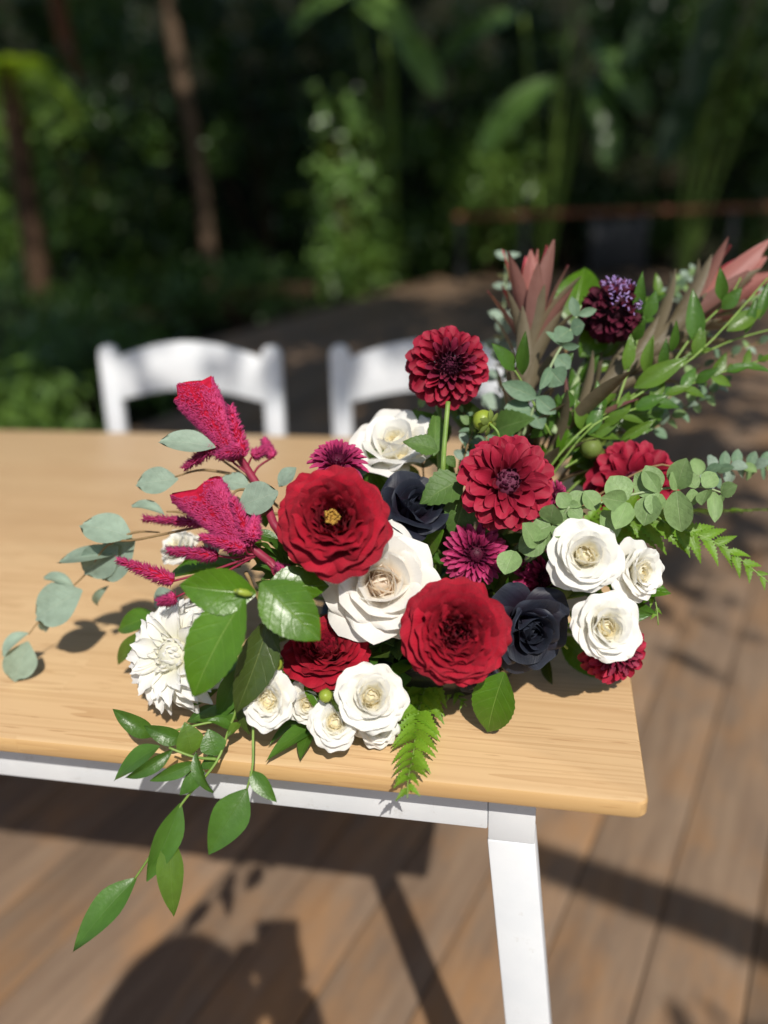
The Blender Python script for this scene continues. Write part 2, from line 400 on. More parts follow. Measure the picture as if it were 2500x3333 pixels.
def bg_leaf(name, c1, c2, rough=.36):
    m, nt, b = newmat(name)
    c = ramp(nt, noise(nt, 5, 3), [(.3, c1), (.7, c2)])
    nt.links.new(c, b.inputs["Base Color"]); b.inputs["Roughness"].default_value = rough; b.inputs["Specular IOR Level"].default_value = .5
    translucent(nt, b, (min(1, c2[0] * 2.2), min(1, c2[1] * 1.9), c2[2] * .7), .25)
    return m
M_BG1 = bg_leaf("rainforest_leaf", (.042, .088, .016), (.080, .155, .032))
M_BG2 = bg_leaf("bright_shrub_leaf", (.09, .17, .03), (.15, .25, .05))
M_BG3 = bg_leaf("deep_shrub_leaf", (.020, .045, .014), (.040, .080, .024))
M_BGF = bg_leaf("tree_fern_frond", (.20, .34, .03), (.30, .46, .05), .5)
M_BGP = bg_leaf("grey_green_leaf", (.12, .23, .05), (.19, .32, .08))
M_SKIN = plain("skin", (.55, .33, .24), (.62, .38, .28), 30, .5)
M_CLOTH = plain("dark_clothing", (.03, .03, .04), (.045, .045, .06), 80, .9)
M_HAIR = plain("brown_hair", (.03, .018, .010), (.06, .035, .02), 60, .5)

# ------------------------------------------------------------------ ground, bank, deck
bm = bmesh.new(); bmesh.ops.create_grid(bm, x_segments=2, y_segments=2, size=150)
me = bpy.data.meshes.new("ground"); bm.to_mesh(me); bm.free(); me.materials.append(M_SOIL)
g = link("ground", me); g.location.z = -.22; tag(g, kind="structure")
# planted bank that rises behind the garden
V, F = [], []
nx, ny = 60, 16
for j in range(ny + 1):
    for i in range(nx + 1):
        x = -34 + 68 * i / nx; t = j / ny; y = 12.8 + t * 14 + 1.2 * math.sin(x * .4)
        z = -.6 + 8.5 * (t ** .6) + .25 * math.sin(x * 1.7 + j) + .2 * math.sin(x * .7 - 2 * j)
        V.append((x, y, z))
for j in range(ny):
    for i in range(nx):
        a = j * (nx + 1) + i; F.append((a, a + 1, a + nx + 2, a + nx + 1))
tag(link("hill", mesh("hill", V, F, M_SOIL)), kind="structure")

A72 = math.radians(72)
DIR = Vector((math.cos(A72), math.sin(A72), 0)); NRM = Vector((-math.sin(A72), math.cos(A72), 0))
deck = empty("deck", Vector((0, 0, 0))); tag(deck, kind="structure")
pl_len, pitch = 14.2, .1475
pm = prism("plank", [(-.0725, -.026), (.0725, -.026), (.0725, 0), (-.0725, 0)], pl_len, M_DECK, .0028, 2)
pm2 = prism("plank", [(-.0725, -.026), (.0725, -.026), (.0725, 0), (-.0725, 0)], 6.0, M_DECK, .0028, 2)
k0 = -33
for k in range(k0, 30):
    nc = .123 + pitch * (k + .5)
    short = k >= 21
    yc = (7.9 if short else 4.0) + rnd.uniform(-.02, .02)
    s = (yc - nc * NRM.y) / DIR.y
    c = NRM * nc + DIR * s
    o = link("plank", pm2 if short else pm, deck, Matrix.Translation(c + Vector((0, 0, rnd.uniform(-.0015, .0015)))) @ Matrix.Rotation(A72 - math.pi / 2, 4, 'Z'))
# joists carry the planks
for y in (-2.2, 0.4, 3.0, 5.6, 8.2, 10.2):
    j = link("joist", box("joist", 11.0, .05, .14, M_BARKD, .002), deck, Matrix.Translation((y * .325 - 1.3 + .8 - .33 * 4 + 0, y, -.1)))

# ------------------------------------------------------------------ table
XR, YF, DEP, LEN, TH = .0855, .4995, .88, 1.83, .0165
tb = empty("table", Vector((XR - LEN / 2, YF + DEP / 2, 0)), "long trestle table with lacquered pine top and white painted legs", "table")
# top with rounded corners and eased edges
def rrect(w, d, r, n=6):
    pts = []
    for cx, cy, a in ((w / 2 - r, d / 2 - r, 0), (-w / 2 + r, d / 2 - r, 90), (-w / 2 + r, -d / 2 + r, 180), (w / 2 - r, -d / 2 + r, 270)):
        for k in range(n + 1):
            g = math.radians(a + 90 * k / n); pts.append((cx + r * math.cos(g), cy + r * math.sin(g)))
    return pts
pts = rrect(LEN, DEP, .009)
V, F = [], []
secs = [(.003, 0), (.0009, .0009), (0, .003), (0, TH - .0028), (.0008, TH - .0009), (.0028, TH)]
nP = len(pts)
for ins, z in secs:
    for x, y in pts:
        V.append((x * (LEN - 2 * ins) / LEN, y * (DEP - 2 * ins) / DEP, z))
for i in range(len(secs) - 1):
    for k in range(nP): F.append((i * nP + k, i * nP + (k + 1) % nP, (i + 1) * nP + (k + 1) % nP, (i + 1) * nP + k))
F.append(tuple(range(nP - 1, -1, -1))); F.append(tuple((len(secs) - 1) * nP + k for k in range(nP)))
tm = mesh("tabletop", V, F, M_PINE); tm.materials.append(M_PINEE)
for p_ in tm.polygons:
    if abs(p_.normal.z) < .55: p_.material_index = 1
tm.set_sharp_from_angle(angle=math.radians(28))
link("tabletop", tm, tb, Matrix.Translation((0, 0, TABLE_Z - TH)))
Z0 = TABLE_Z - TH - .0005
YA = .03     # overhang
apH = .0535
legw = .0385
hx = LEN / 2
lx_r = -.0155 - (XR - LEN / 2)       # leg centre, right, in table space
def pf(sx, sy):
    return sx * lx_r, sy * (DEP / 2 - YA - .012)
for sy in (-1, 1):
    m_ = box("apron", 2 * lx_r - legw - .001, .018, apH, M_PAINT, .0015)
    link("apron", m_, tb, Matrix.Translation((0, sy * (DEP / 2 - YA - .009), Z0 - apH / 2)))
for sx in (-1, 1):
    m_ = box("apron", .018, DEP - 2 * YA - 2 * .026, apH, M_PAINT, .0015)
    link("apron", m_, tb, Matrix.Translation((sx * lx_r, 0, Z0 - apH / 2)))
    for sy in (-1, 1):
        # square block between the aprons, the flat-faced leg below it splayed a little outwards
        H = Z0 - apH - .011; out = .060 if sy < 0 else .02; ins = 0 if sy < 0 else -.02 * sx
        link("leg_block", box("leg_block", legw, .026, apH + .0105, M_PAINT, .0010), tb, Matrix.Translation((sx * lx_r + ins, sy * (DEP / 2 - YA - .0125), Z0 - (apH + .0105) / 2)))
        o = [(-legw / 2 - .0006, 0), (legw / 2 + .0006, 0), (legw / 2 + sx * out + .003, -H), (-legw / 2 + sx * out - .003, -H)]
        link("leg", prism("leg", o, .027, M_PAINT, .0016), tb, Matrix.Translation((sx * lx_r + ins, sy * (DEP / 2 - YA - .0128), H)))
    link("fixing_plate", box("fixing_plate", .030, .10, .003, M_PAINT, .0008), tb, Matrix.Translation((sx * (lx_r + legw / 2 + .0165), -(DEP / 2 - YA - .052), Z0 - .0017)))

# ------------------------------------------------------------------ chairs
def make_chair():
    c = empty("chair", Vector((0, 0, 0)))
    w = .42; ph = .88
    for s in (-1, 1):
        pts_ = []
        # post: rounded head, leaning a little back; the same timber runs on down to the front foot
        n = 8; hw = .0205
        pts_ = [(-hw, 0), (hw, 0), (hw, .405 - hw)] + [(hw * math.cos(math.pi * k / n), .405 - hw + hw * math.sin(math.pi * k / n)) for k in range(1, n)] + [(-hw, .405 - hw)]
        pm_ = prism("back_post", pts_, .024, M_PAINT, .004, 2)
        link("back_post", pm_, c, Matrix.Translation((s * (w / 2 - hw), 0, .462)) @ Matrix.Rotation(math.radians(-5), 4, 'X'))
        lg = prism("front_leg", [(-hw, 0), (hw, 0), (hw, .495), (-hw, .495)], .024, M_PAINT, .003)
        link("front_leg", lg, c, Matrix.Translation((s * (w / 2 - hw), -.19, .004)) @ Matrix.Rotation(math.radians(-23), 4, 'X'))
        rl = prism("rear_leg", [(-.017, 0), (.017, 0), (.017, .50), (-.017, .50)], .022, M_PAINT, .003)
        link("rear_leg", rl, c, Matrix.Translation((s * (w / 2 - .075), .05, 0)) @ Matrix.Rotation(math.radians(28), 4, 'X'))
    # arched rail
    n = 14; ww = w - .075
    top = [(-ww / 2 + ww * k / n, .376 + .037 * math.sin(math.pi * k / n) ** .9 if 0 < k < n else .376) for k in range(n + 1)]
    bot = [(ww / 2 - ww * k / n, .284 + .026 * math.sin(math.pi * k / n)) for k in range(n + 1)]
    rm = prism("top_rail", bot + top, .014, M_PAINT, .003)
    link("top_rail", rm, c, Matrix.Translation((0, 0, .462)) @ Matrix.Rotation(math.radians(-5), 4, 'X'))
    lr = box("lower_rail", ww + .03, .014, .05, M_PAINT, .003)
    link("lower_rail", lr, c, Matrix.Translation((0, 0, .51)) @ Matrix.Rotation(math.radians(-5), 4, 'X'))
    st = prism("seat", rrect(.385, .37, .03), .022, M_PAINT, .005)
    link("seat", st, c, Matrix.Translation((0, -.20, .45)) @ Matrix.Rotation(math.pi / 2, 4, 'X'))
    link("stretcher", box("stretcher", w - .05, .018, .024, M_PAINT, .003), c, Matrix.Translation((0, -.135, .13)))
    return c
def copy_tree(o, parent=None):
    c = o.copy(); COL.objects.link(c); c.parent = parent
    for ch in o.children:
        copy_tree(ch, c)
    return c
ch = make_chair()
ch2 = copy_tree(ch)
ch.location = (-.762, 1.60, .002); ch.rotation_euler.z = math.radians(-1.5)
ch2.location = (-.235, 1.615, .002); ch2.rotation_euler.z = math.radians(3.0)
tag(ch, "white folding chair whose whole arched back shows behind the table", "chair", "white chairs behind the table")
tag(ch2, "white folding chair half hidden by the tall red dahlia and white rose", "chair", "white chairs behind the table")

# ------------------------------------------------------------------ flower builders
CENTER = Vector((-.10, .685, TABLE_Z + .055))     # foam the stems are pushed into
bowl = empty("flower_bowl", Vector((CENTER.x, CENTER.y, TABLE_Z)), "shallow black plastic bowl hidden under the flower arrangement", "bowl")
link("bowl", lathe("bowl", [(.055, .0005), (.085, .004), (.102, .028), (.108, .052), (.106, .052), (.098, .028), (.08, .008), (.02, .006)], M_BLACK, 40), bowl)
fo = link("floral_foam", box("floral_foam", .13, .11, .062, M_FOAM, .006)); fo.location = (CENTER.x, CENTER.y, TABLE_Z + .040)
tag(fo, "dark green floral foam block inside the black bowl", "floral foam")

def bloom(root, R, n, Kc, fn, seed, name="petal", var=3, jit=.14, tj=4):
    r = random.Random(seed); cache = {}
    for i in range(n):
        t = (i + .5) / n; k = min(Kc - 1, int(t * Kc)); s = i % var
        p = fn(t)
        if (k, s) not in cache:
            q = fn((k + .5) / Kc)['m'].copy()
            q['L'] *= R; q['Wd'] *= R
            cache[(k, s)] = sheet(name, seed=seed * 31 + k * 7 + s, **q)
        phi = i * 2.39996 + r.uniform(-jit, jit)
        M = Matrix.Rotation(phi, 4, 'Z') @ Matrix.Translation((0, p['r0'] * R, p['z0'] * R)) @ Matrix.Rotation(math.radians(r.uniform(-tj, tj)), 4, 'X') @ Matrix.Rotation(math.radians(r.uniform(-tj, tj)), 4, 'Y') @ Matrix.Rotation(math.radians(r.uniform(-tj, tj) * 1.5), 4, 'Z') @ Matrix.Diagonal((r.uniform(.9, 1.08), r.uniform(.92, 1.05), r.uniform(.93, 1.07), 1))
        link(name, cache[(k, s)], root, M)

X5 = [0, .25, .5, .75, 1]
XH = [0, .12, .28, .5, .75, 1]
def f_rose(inn, out, pt=.06, oa=(30, -32), sp=1.0):
    def fn(t):
        return dict(r0=lerp(t, XH, [.07, .11, .13, .13, .12, .07]), z0=lerp(t, XH, [.30, .26, .18, .1, .04, 0]),
            m=dict(L=lerp(t, XH, [.30, .38, .52, .70, .90, 1.03]), Wd=lerp(t, XH, [.30, .46, .72, 1.0, 1.2, 1.26]),
                a0=lerp(t, XH, [72, 78, 84, 78, 62, oa[0]]), a1=lerp(t, XH, [150, 128, 104, 76, 26, oa[1]]),
                cup=lerp(t, XH, [1.0, 1.1, 1.3, 1.1, .85, .55]), base=.4, pk=.58, tipw=.80, tipr=.26, point=pt * t,
                ruf=lerp(t, XH, [.03, .03, .025, .025, .035, .045]) * sp, curl=lerp(t, XH, [0, .05, .1, .25, .6, .65]), nu=12, nv=9, ap=1.7, rk=1.7, mat=inn if t < .42 else out))
    return fn
def f_spray(inn, out):
    def fn(t):
        return dict(r0=lerp(t, XH, [.09, .14, .17, .17, .15, .10]), z0=lerp(t, XH, [.22, .20, .14, .09, .04, 0]),
            m=dict(L=lerp(t, XH, [.28, .38, .53, .70, .85, .98]), Wd=lerp(t, XH, [.34, .50, .74, .98, 1.14, 1.2]),
                a0=lerp(t, XH, [68, 76, 82, 74, 58, 30]), a1=lerp(t, XH, [146, 118, 86, 52, 14, -22]),
                cup=lerp(t, XH, [.8, .9, 1.05, .95, .7, .45]), base=.4, pk=.56, tipw=.82, tipr=.2,
                ruf=lerp(t, XH, [.10, .10, .08, .07, .06, .055]), curl=lerp(t, XH, [0, 0, .05, .15, .4, .45]), nu=12, nv=8, ap=1.5, rk=2.4, mat=inn if t < .42 else out))
    return fn
def f_garden(inn, out, hole=False):
    def fn(t):
        return dict(r0=lerp(t, X5, [  .09 if hole else .04, .16, .22, .22, .15]), z0=lerp(t, X5, [.12, .16, .14, .08, 0]),
            m=dict(L=lerp(t, X5, [.36, .44, .56, .72, .88]), Wd=lerp(t, X5, [.42, .62, .82, .98, 1.06]),
                a0=lerp(t, X5, [84, 82, 72, 56, 26]), a1=lerp(t, X5, [92, 80, 58, 26, -26]),
                cup=lerp(t, X5, [.8, .85, .8, .72, .6]), base=.4, pk=.56, tipw=.88, tipr=.17,
                ruf=lerp(t, X5, [.20, .12, .08, .062, .055]), curl=lerp(t, X5, [0, .1, .3, .5, .5]), nu=14, nv=8, ap=1.7, rk=3.2, mat=inn if t < .34 else out))
    return fn
def f_dahlia(inn, mid, out, tmax=112, cupk=1.0, wk=1.0, incurve=1.0, tin=.30, tmid=.48, pt=.10, ex=.74, tw=.58):
    def fn(t):
        th = math.radians(2 + tmax * t ** ex); rb = .36
        a = 90 - math.degrees(th)
        return dict(r0=rb * math.sin(th), z0=rb * math.cos(th) * .75 + .1,
            m=dict(L=lerp(t, [0, .2, .45, .7, 1], [.13, .24, .44, .60, .66]), Wd=wk * lerp(t, [0, .2, .45, .7, 1], [.12, .19, .28, .36, .40]),
                a0=a + lerp(t, X5, [8, 20, 26, 22, 18]), a1=a + lerp(t, [0, .25, .45, 1], [75 * incurve, 35 * incurve, -6, -32]),
                cup=cupk * lerp(t, [0, .25, .5, .75, 1], [2.4, 2.1, 1.4, .95, .8]), base=.38, pk=.56, tipw=tw, tipr=.2, point=pt,
                ruf=.012, curl=0, nu=6, nv=6, mat=inn if t < tin else (mid if t < tmid else out)))
    return fn
def f_dec(inn, out, point=.03, tw=.74, wk=1.0, tmax=98):
    def fn(t):
        th = math.radians(2 + tmax * t ** .66); rb = .30; a = 90 - math.degrees(th); c = t < .34
        return dict(r0=rb * math.sin(th), z0=rb * math.cos(th) * .6 + .06,
            m=dict(L=lerp(t, [0, .2, .34, .36, .6, 1], [.16, .24, .28, .5, .66, .74]), Wd=lerp(t, [0, .2, .34, .36, .6, 1], [.12, .17, .2, .36 * wk, .46 * wk, .52 * wk]),
                a0=a + lerp(t, [0, .34, .36, 1], [0, 10, 22, 20]), a1=a + lerp(t, [0, .34, .36, .6, 1], [95, 60, -14, -22, -24]),
                cup=lerp(t, [0, .34, .36, 1], [1.9, 1.6, .8, .6]), base=.36, pk=.6, tipw=tw, tipr=.24, point=point, ruf=.012 if c else .03, rk=2.6, fold=0 if c else .12, nu=8, nv=7, mat=inn if c else out))
    return fn
def f_mum(inn, out):
    def fn(t):
        th = math.radians(2 + 98 * t ** .72); rb = .3; a = 90 - math.degrees(th)
        return dict(r0=rb * math.sin(th), z0=rb * math.cos(th) * .6,
            m=dict(L=lerp(t, [0, .25, .5, 1], [.14, .28, .50, .74]), Wd=lerp(t, [0, .25, .5, 1], [.10, .15, .22, .26]),
                a0=a + 22, a1=a + lerp(t, [0, .35, .6, 1], [60, 25, -12, -22]), cup=lerp(t, [0, .4, 1], [1.8, 1.4, 1.0]), base=.5, pk=.6, tipw=.6, tipr=.14, point=.03, ruf=.01, nu=4, nv=5, mat=inn if t < .38 else out))
    return fn
def stem_to(root, M, end=None, rad=.0024, mat=None, start=None, bend=.0):
    inv = M.inverted()
    s = M @ Vector((0, 0, 0)) if start is None else start
    ax = M.to_3x3() @ Vector((0, 0, 1))
    e = CENTER + Vector((rnd.uniform(-.035, .035), rnd.uniform(-.03, .03), -.005)) if end is None else end
    mid = s - ax.normalized() * min(.04, (e - s).length * .4)
    tube("stem", [s, mid, (mid + e) / 2 + Vector((0, 0, bend)), e], (rad, rad), mat or M_STEMG, root, 7, inv)
def flower(name, label, cat, group, px, py, rpx, d, axis, seed, n, Kc, fn, rad=.0024, smat=None, var=3, jit=.14, tj=4, sepal=True, sink=.35, end=None, core=None, heart=None):
    R = rpx * PX(d)
    ax = cv(*axis)
    loc = P(px, py, d) - ax * R * sink
    M = frame_z(loc, ax, random.Random(seed).uniform(0, 6.28))
    if name == 'spray_rose':
        q_ = random.Random(seed * 3); M = M @ Matrix.Diagonal((q_.uniform(.9, 1.08), q_.uniform(.9, 1.08), q_.uniform(.95, 1.2), 1))
    root = empty(name, M, label, cat, group)
    bloom(root, R, int(n * (1.4 if name == 'spray_rose' else 1)), Kc, fn, seed, "petal", var, jit, tj)
    # receptacle under the petals
    link("receptacle", lathe("receptacle", [(.03 * R, -.22 * R), (.16 * R, -.14 * R), (.22 * R, -.04 * R), (.14 * R, .0), (.02 * R, .01 * R)], M_SEPAL, 12), root)
    if core: link("core", lathe("core", [(.02 * R, -.1 * R), (.24 * R, .0), (.30 * R, .14 * R), (.24 * R, .28 * R), (.12 * R, .34 * R), (.01 * R, .36 * R)], core, 14), root)
    if heart:
        hm, ht = heart
        link("heart", lathe("heart", [(.20 * R, .02 * R), (.28 * R, .5 * ht * R), (.24 * R, .8 * ht * R), (.14 * R, .95 * ht * R), (.01 * R, ht * R)], hm, 16), root)
    if sepal:
        sm = sheet("sepal", .5 * R, .2 * R, -20, -60, .4, .5, .4, .1, .3, nu=4, nv=4, mat=M_SEPAL)
        for k in range(5): link("sepal", sm, root, Matrix.Rotation(k * 1.2566, 4, 'Z') @ Matrix.Translation((0, .14 * R, -.1 * R)))
    stem_to(root, M, rad=rad, mat=smat, start=M @ Vector((0, 0, -.15 * R)), end=end)
    return root, M, R

# ---- red garden roses
r1, M1, R1 = flower("garden_rose", "open velvety red garden rose with golden stamens at its heart", "rose", "red garden roses", 720, 1122, 132, .615, (-.05, .22, 1), 3, 78, 10, f_garden(M_REDIN, M_RED, True), tj=9)
# stamens
V, F = [], []
for i in range(60):
    a_ = i * 2.4; rr = .028 * math.sqrt(i / 60) * R1 / .043; h = R1 * (.46 + rnd.uniform(-.12, .05))
    x, y = rr * math.cos(a_) * .21, rr * math.sin(a_) * .21
    b0 = len(V); s_ = R1 * .012
    for (dx, dy, dz) in ((-s_, 0, 0), (s_, 0, 0), (0, s_, 0), (x * .3, y * .3, h)): V.append((x * .6 + dx, y * .6 + dy, R1 * .1 + dz))
    F += [(b0, b0 + 1, b0 + 3), (b0 + 1, b0 + 2, b0 + 3), (b0 + 2, b0, b0 + 3)]
    c = Vector((x * .9, y * .9, R1 * .1 + h)); b0 = len(V); q = R1 * .022
    for d_ in ((q, 0, 0), (-q, 0, 0), (0, q, 0), (0, -q, 0), (0, 0, q), (0, 0, -q)): V.append(c + Vector(d_))
    for f_ in ((0, 2, 4), (2, 1, 4), (1, 3, 4), (3, 0, 4), (2, 0, 5), (1, 2, 5), (3, 1, 5), (0, 3, 5)): F.append(tuple(b0 + w_ for w_ in f_))
tag(link("stamens", mesh("stamens", V, F, M_STAM, False), r1), "golden yellow stamens", kind="stuff")
flower("garden_rose", "full velvety red garden rose with a tightly folded heart, against the dark navy rose", "rose", "red garden roses", 985, 1367, 127, .615, (.04, .10, 1), 5, 86, 10, f_garden(M_REDIN, M_RED), tj=9, heart=(M_REDIN, .32))
flower("garden_rose", "red garden rose seen from its side below the cream rose, above the small white roses", "rose", "red garden roses", 708, 1400, 102, .665, (-.08, .75, .62), 8, 84, 10, f_garden(M_REDIN, M_RED), tj=8, heart=(M_REDIN, .32))
# ---- large cream roses
flower("cream_rose", "large open cream rose with a swirled peach-tinted heart between two red roses", "rose", "large pale roses", 826, 1260, 134, .655, (.06, .16, 1), 12, 40, 10, f_rose(M_CREAMIN, M_CREAM, .12), tj=5, heart=(M_CREAMIN, .54))
flower("white_rose", "tall white rose seen from the side behind the red garden rose", "rose", "large pale roses", 854, 972, 108, .735, (-.15, .62, .72), 14, 30, 8, f_rose(M_WHIN, M_WHITE, .05, (50, -6)), tj=6, sink=.3, heart=(M_WHIN, .54))
# ---- ink roses
flower("ink_rose", "dark navy rose with waxy petals tucked against the full red rose", "rose", "dark navy roses", 1140, 1355, 106, .665, (.30, -.28, .9), 21, 30, 8, f_rose(M_NAVY, M_NAVY, 0), tj=6)
flower("ink_rose", "dark navy rose peeping out above the cream rose", "rose", "dark navy roses", 893, 1100, 100, .69, (.25, .55, .7), 23, 24, 7, f_rose(M_NAVY, M_NAVY, 0, (45, 0)), tj=6)
flower("ink_rose", "dark navy rose mostly hidden beneath the full red rose", "rose", "dark navy roses", 1035, 1455, 52, .68, (.2, -.3, .8), 24, 18, 6, f_rose(M_NAVY, M_NAVY, 0), tj=6)
# ---- dahlias
FD = f_dahlia(M_DAHIN, M_DAHRIM, M_DAH, wk=1.28, pt=.05, tw=.66)
rA, MA, RA = flower("dahlia", "round dark red dahlia standing highest on two green stems", "dahlia", "dark red dahlias", 971, 788, 95, .70, (.10, .02, 1), 31, 128, 11, FD, .0028, sepal=False, core=M_DAHIN, end=P(952, 1040, .705))
flower("dahlia", "widest dark red dahlia with dishevelled maroon heart, above the magenta chrysanthemum", "dahlia", "dark red dahlias", 1100, 1037, 108, .655, (.06, .14, 1), 33, 92, 10, f_dec(M_DAHIN, M_DAH), tj=9, sepal=False, core=M_DAHIN)
flower("dahlia", "dark red dahlia partly behind the round-leaved green eucalyptus branch", "dahlia", "dark red dahlias", 1375, 1040, 104, .73, (-.1, .28, .95), 35, 84, 9, f_dec(M_DAHRIM, M_DAH), tj=8, sepal=False, core=M_DAHIN)
flower("dahlia", "dark red dahlia resting low on the table end under a white spray rose", "dahlia", "dark red dahlias", 1338, 1408, 80, .695, (.30, -.12, .95), 37, 112, 10, f_dahlia(M_DAHRIM, M_DAHRIM, M_DAH, wk=1.2, pt=.05, tw=.66), sepal=False, core=M_DAHIN)
flower("white_dahlia", "white dahlia with long pointed petals beside the glossy camellia leaves", "dahlia", None, 366, 1412, 128, .685, (-.42, .22, .85), 41, 86, 11, f_dec(M_WDAH, M_WDAH, .10, .46, .95, 112), tj=7, sepal=False, sink=.25, core=M_WDAH)
# ---- chrysanthemums
FM = f_mum(M_MUMIN, M_MUM)
flower("chrysanthemum", "magenta chrysanthemum behind the red rose with stamens, in front of the white rose", "chrysanthemum", "magenta chrysanthemums", 728, 985, 70, .685, (0, .62, .75), 51, 130, 10, FM, sepal=False, core=M_MUMIN)
flower("chrysanthemum", "magenta chrysanthemum facing out between the widest dahlia and the full red rose", "chrysanthemum", "magenta chrysanthemums", 1030, 1196, 76, .675, (0, .08, 1), 53, 140, 10, FM, sepal=False, core=M_MUMIN)
flower("chrysanthemum", "magenta chrysanthemum wedged between the navy rose and white spray rose", "chrysanthemum", "magenta chrysanthemums", 1188, 1256, 76, .70, (.25, -.1, .95), 55, 140, 10, FM, sepal=False, core=M_MUMIN)
flower("chrysanthemum", "small magenta chrysanthemum peeking out behind the widest dahlia", "chrysanthemum", "magenta chrysanthemums", 1208, 1070, 40, .70, (.5, .1, .8), 57, 90, 7, FM, sepal=False, core=M_MUMIN)
# ---- white spray roses
FS = f_spray(M_WHIN, M_WHITE)
for (lab, px, py, r, d, ax, sd, n) in (
    ("white spray rose nearest the white dahlia on the table's front edge", 580, 1511, 70, .64, (-.1, .12, 1), 61, 28),
    ("small white spray rose between two green buds below the red rose", 662, 1518, 52, .665, (.1, .0, 1), 62, 24),
    ("low white spray rose resting over the table in the front cluster", 724, 1560, 62, .64, (-.05, .25, 1), 63, 28),
    ("largest ruffled white spray rose of the front cluster beside the fern", 802, 1506, 83, .635, (.08, .3, 1), 64, 34),
    ("white spray rose tucked under the largest ruffled spray rose", 814, 1570, 56, .66, (.2, -.2, 1), 65, 24),
    ("tiny half-hidden white spray rose behind the low spray rose", 706, 1482, 32, .675, (-.2, .3, 1), 66, 18)):
    flower("spray_rose", lab, "rose", "white spray roses along the front", px, py, r, d, ax, sd, n, 7, FS, .0016, tj=12, jit=.3, heart=(M_WHIN, .44))
for (lab, px, py, r, d, ax, sd, n) in (
    ("large white spray rose under the rosette of round eucalyptus leaves", 1264, 1200, 90, .64, (-.06, .16, 1), 71, 34),
    ("white spray rose turned aside towards the deck, beside the fern frond", 1376, 1236, 70, .655, (.5, .02, .85), 72, 30),
    ("white spray rose above the low dahlia at the table end", 1310, 1355, 82, .635, (.02, .12, 1), 73, 32)):
    flower("spray_rose", lab, "rose", "white spray roses at the table end", px, py, r, d, ax, sd, n, 8, FS, .0018, tj=12, jit=.3, heart=(M_WHIN, .44))
flower("spray_rose", "white spray rose half hidden behind the lower red celosia", "rose", None, 388, 1186, 52, .76, (-.4, .6, .6), 75, 26, 7, FS, .0016, tj=12, jit=.3, heart=(M_WHIN, .44))

# ---- scabious
Rs = 68 * PX(.775)
Ms = frame_z(P(1322, 672, .775), cv(.12, .38, .9), 1.0)
sc = empty("scabious", Ms, "dark burgundy scabious ball with lilac stamens on a pale stem", "scabious")
def f_scab(t):
    th = math.radians(2 + 150 * t ** .58); a = 90 - math.degrees(th)
    return dict(r0=.68 * math.sin(th), z0=.68 * math.cos(th), m=dict(L=.34, Wd=.40, a0=a + 20, a1=a - 40, cup=.9, base=.4, pk=.6, tipw=.6, tipr=.02, ruf=.16, rk=5, nu=6, nv=4, mat=M_SCAB))
bloom(sc, Rs, 170, 6, f_scab, 81, "floret_petal", 3, .3, 16)
link("core", lathe("core", [(.02 * Rs, -.66 * Rs), (.45 * Rs, -.5 * Rs), (.68 * Rs, 0), (.45 * Rs, .5 * Rs), (.02 * Rs, .68 * Rs)], M_SCAB, 16), sc)
V, F = [], []
for i in range(100):
    th = math.acos(1 - rnd.random() * .9); ph_ = rnd.uniform(0, 6.28)
    dr = Vector((math.sin(th) * math.cos(ph_), math.sin(th) * math.sin(ph_), math.cos(th))).normalized()
    dr = (Ms.to_3x3().inverted() @ (cv(.36, .62, .62) * .8) + dr * .9).normalized()
    p = dr * Rs * rnd.uniform(.97, 1.06); sd_ = dr.orthogonal().normalized(); sd_.rotate(Matrix.Rotation(rnd.uniform(0, 6.28), 3, dr))
    tp = p + dr * Rs * .05 + sd_ * Rs * .09; w_ = dr.cross(sd_) * Rs * .018
    b0 = len(V); V += [p - dr * Rs * .15, p + w_, tp + w_, tp - w_, p - w_]
    F += [(b0, b0 + 1, b0 + 4), (b0 + 1, b0 + 2, b0 + 3, b0 + 4)]
tag(link("stamens", mesh("stamens", V, F, M_PIN, False), sc), "lilac pin-like stamens", kind="stuff")
stem_to(sc, Ms, start=P(1300, 722, .78), end=P(1195, 935, .75), rad=.0030, mat=M_STEMP)

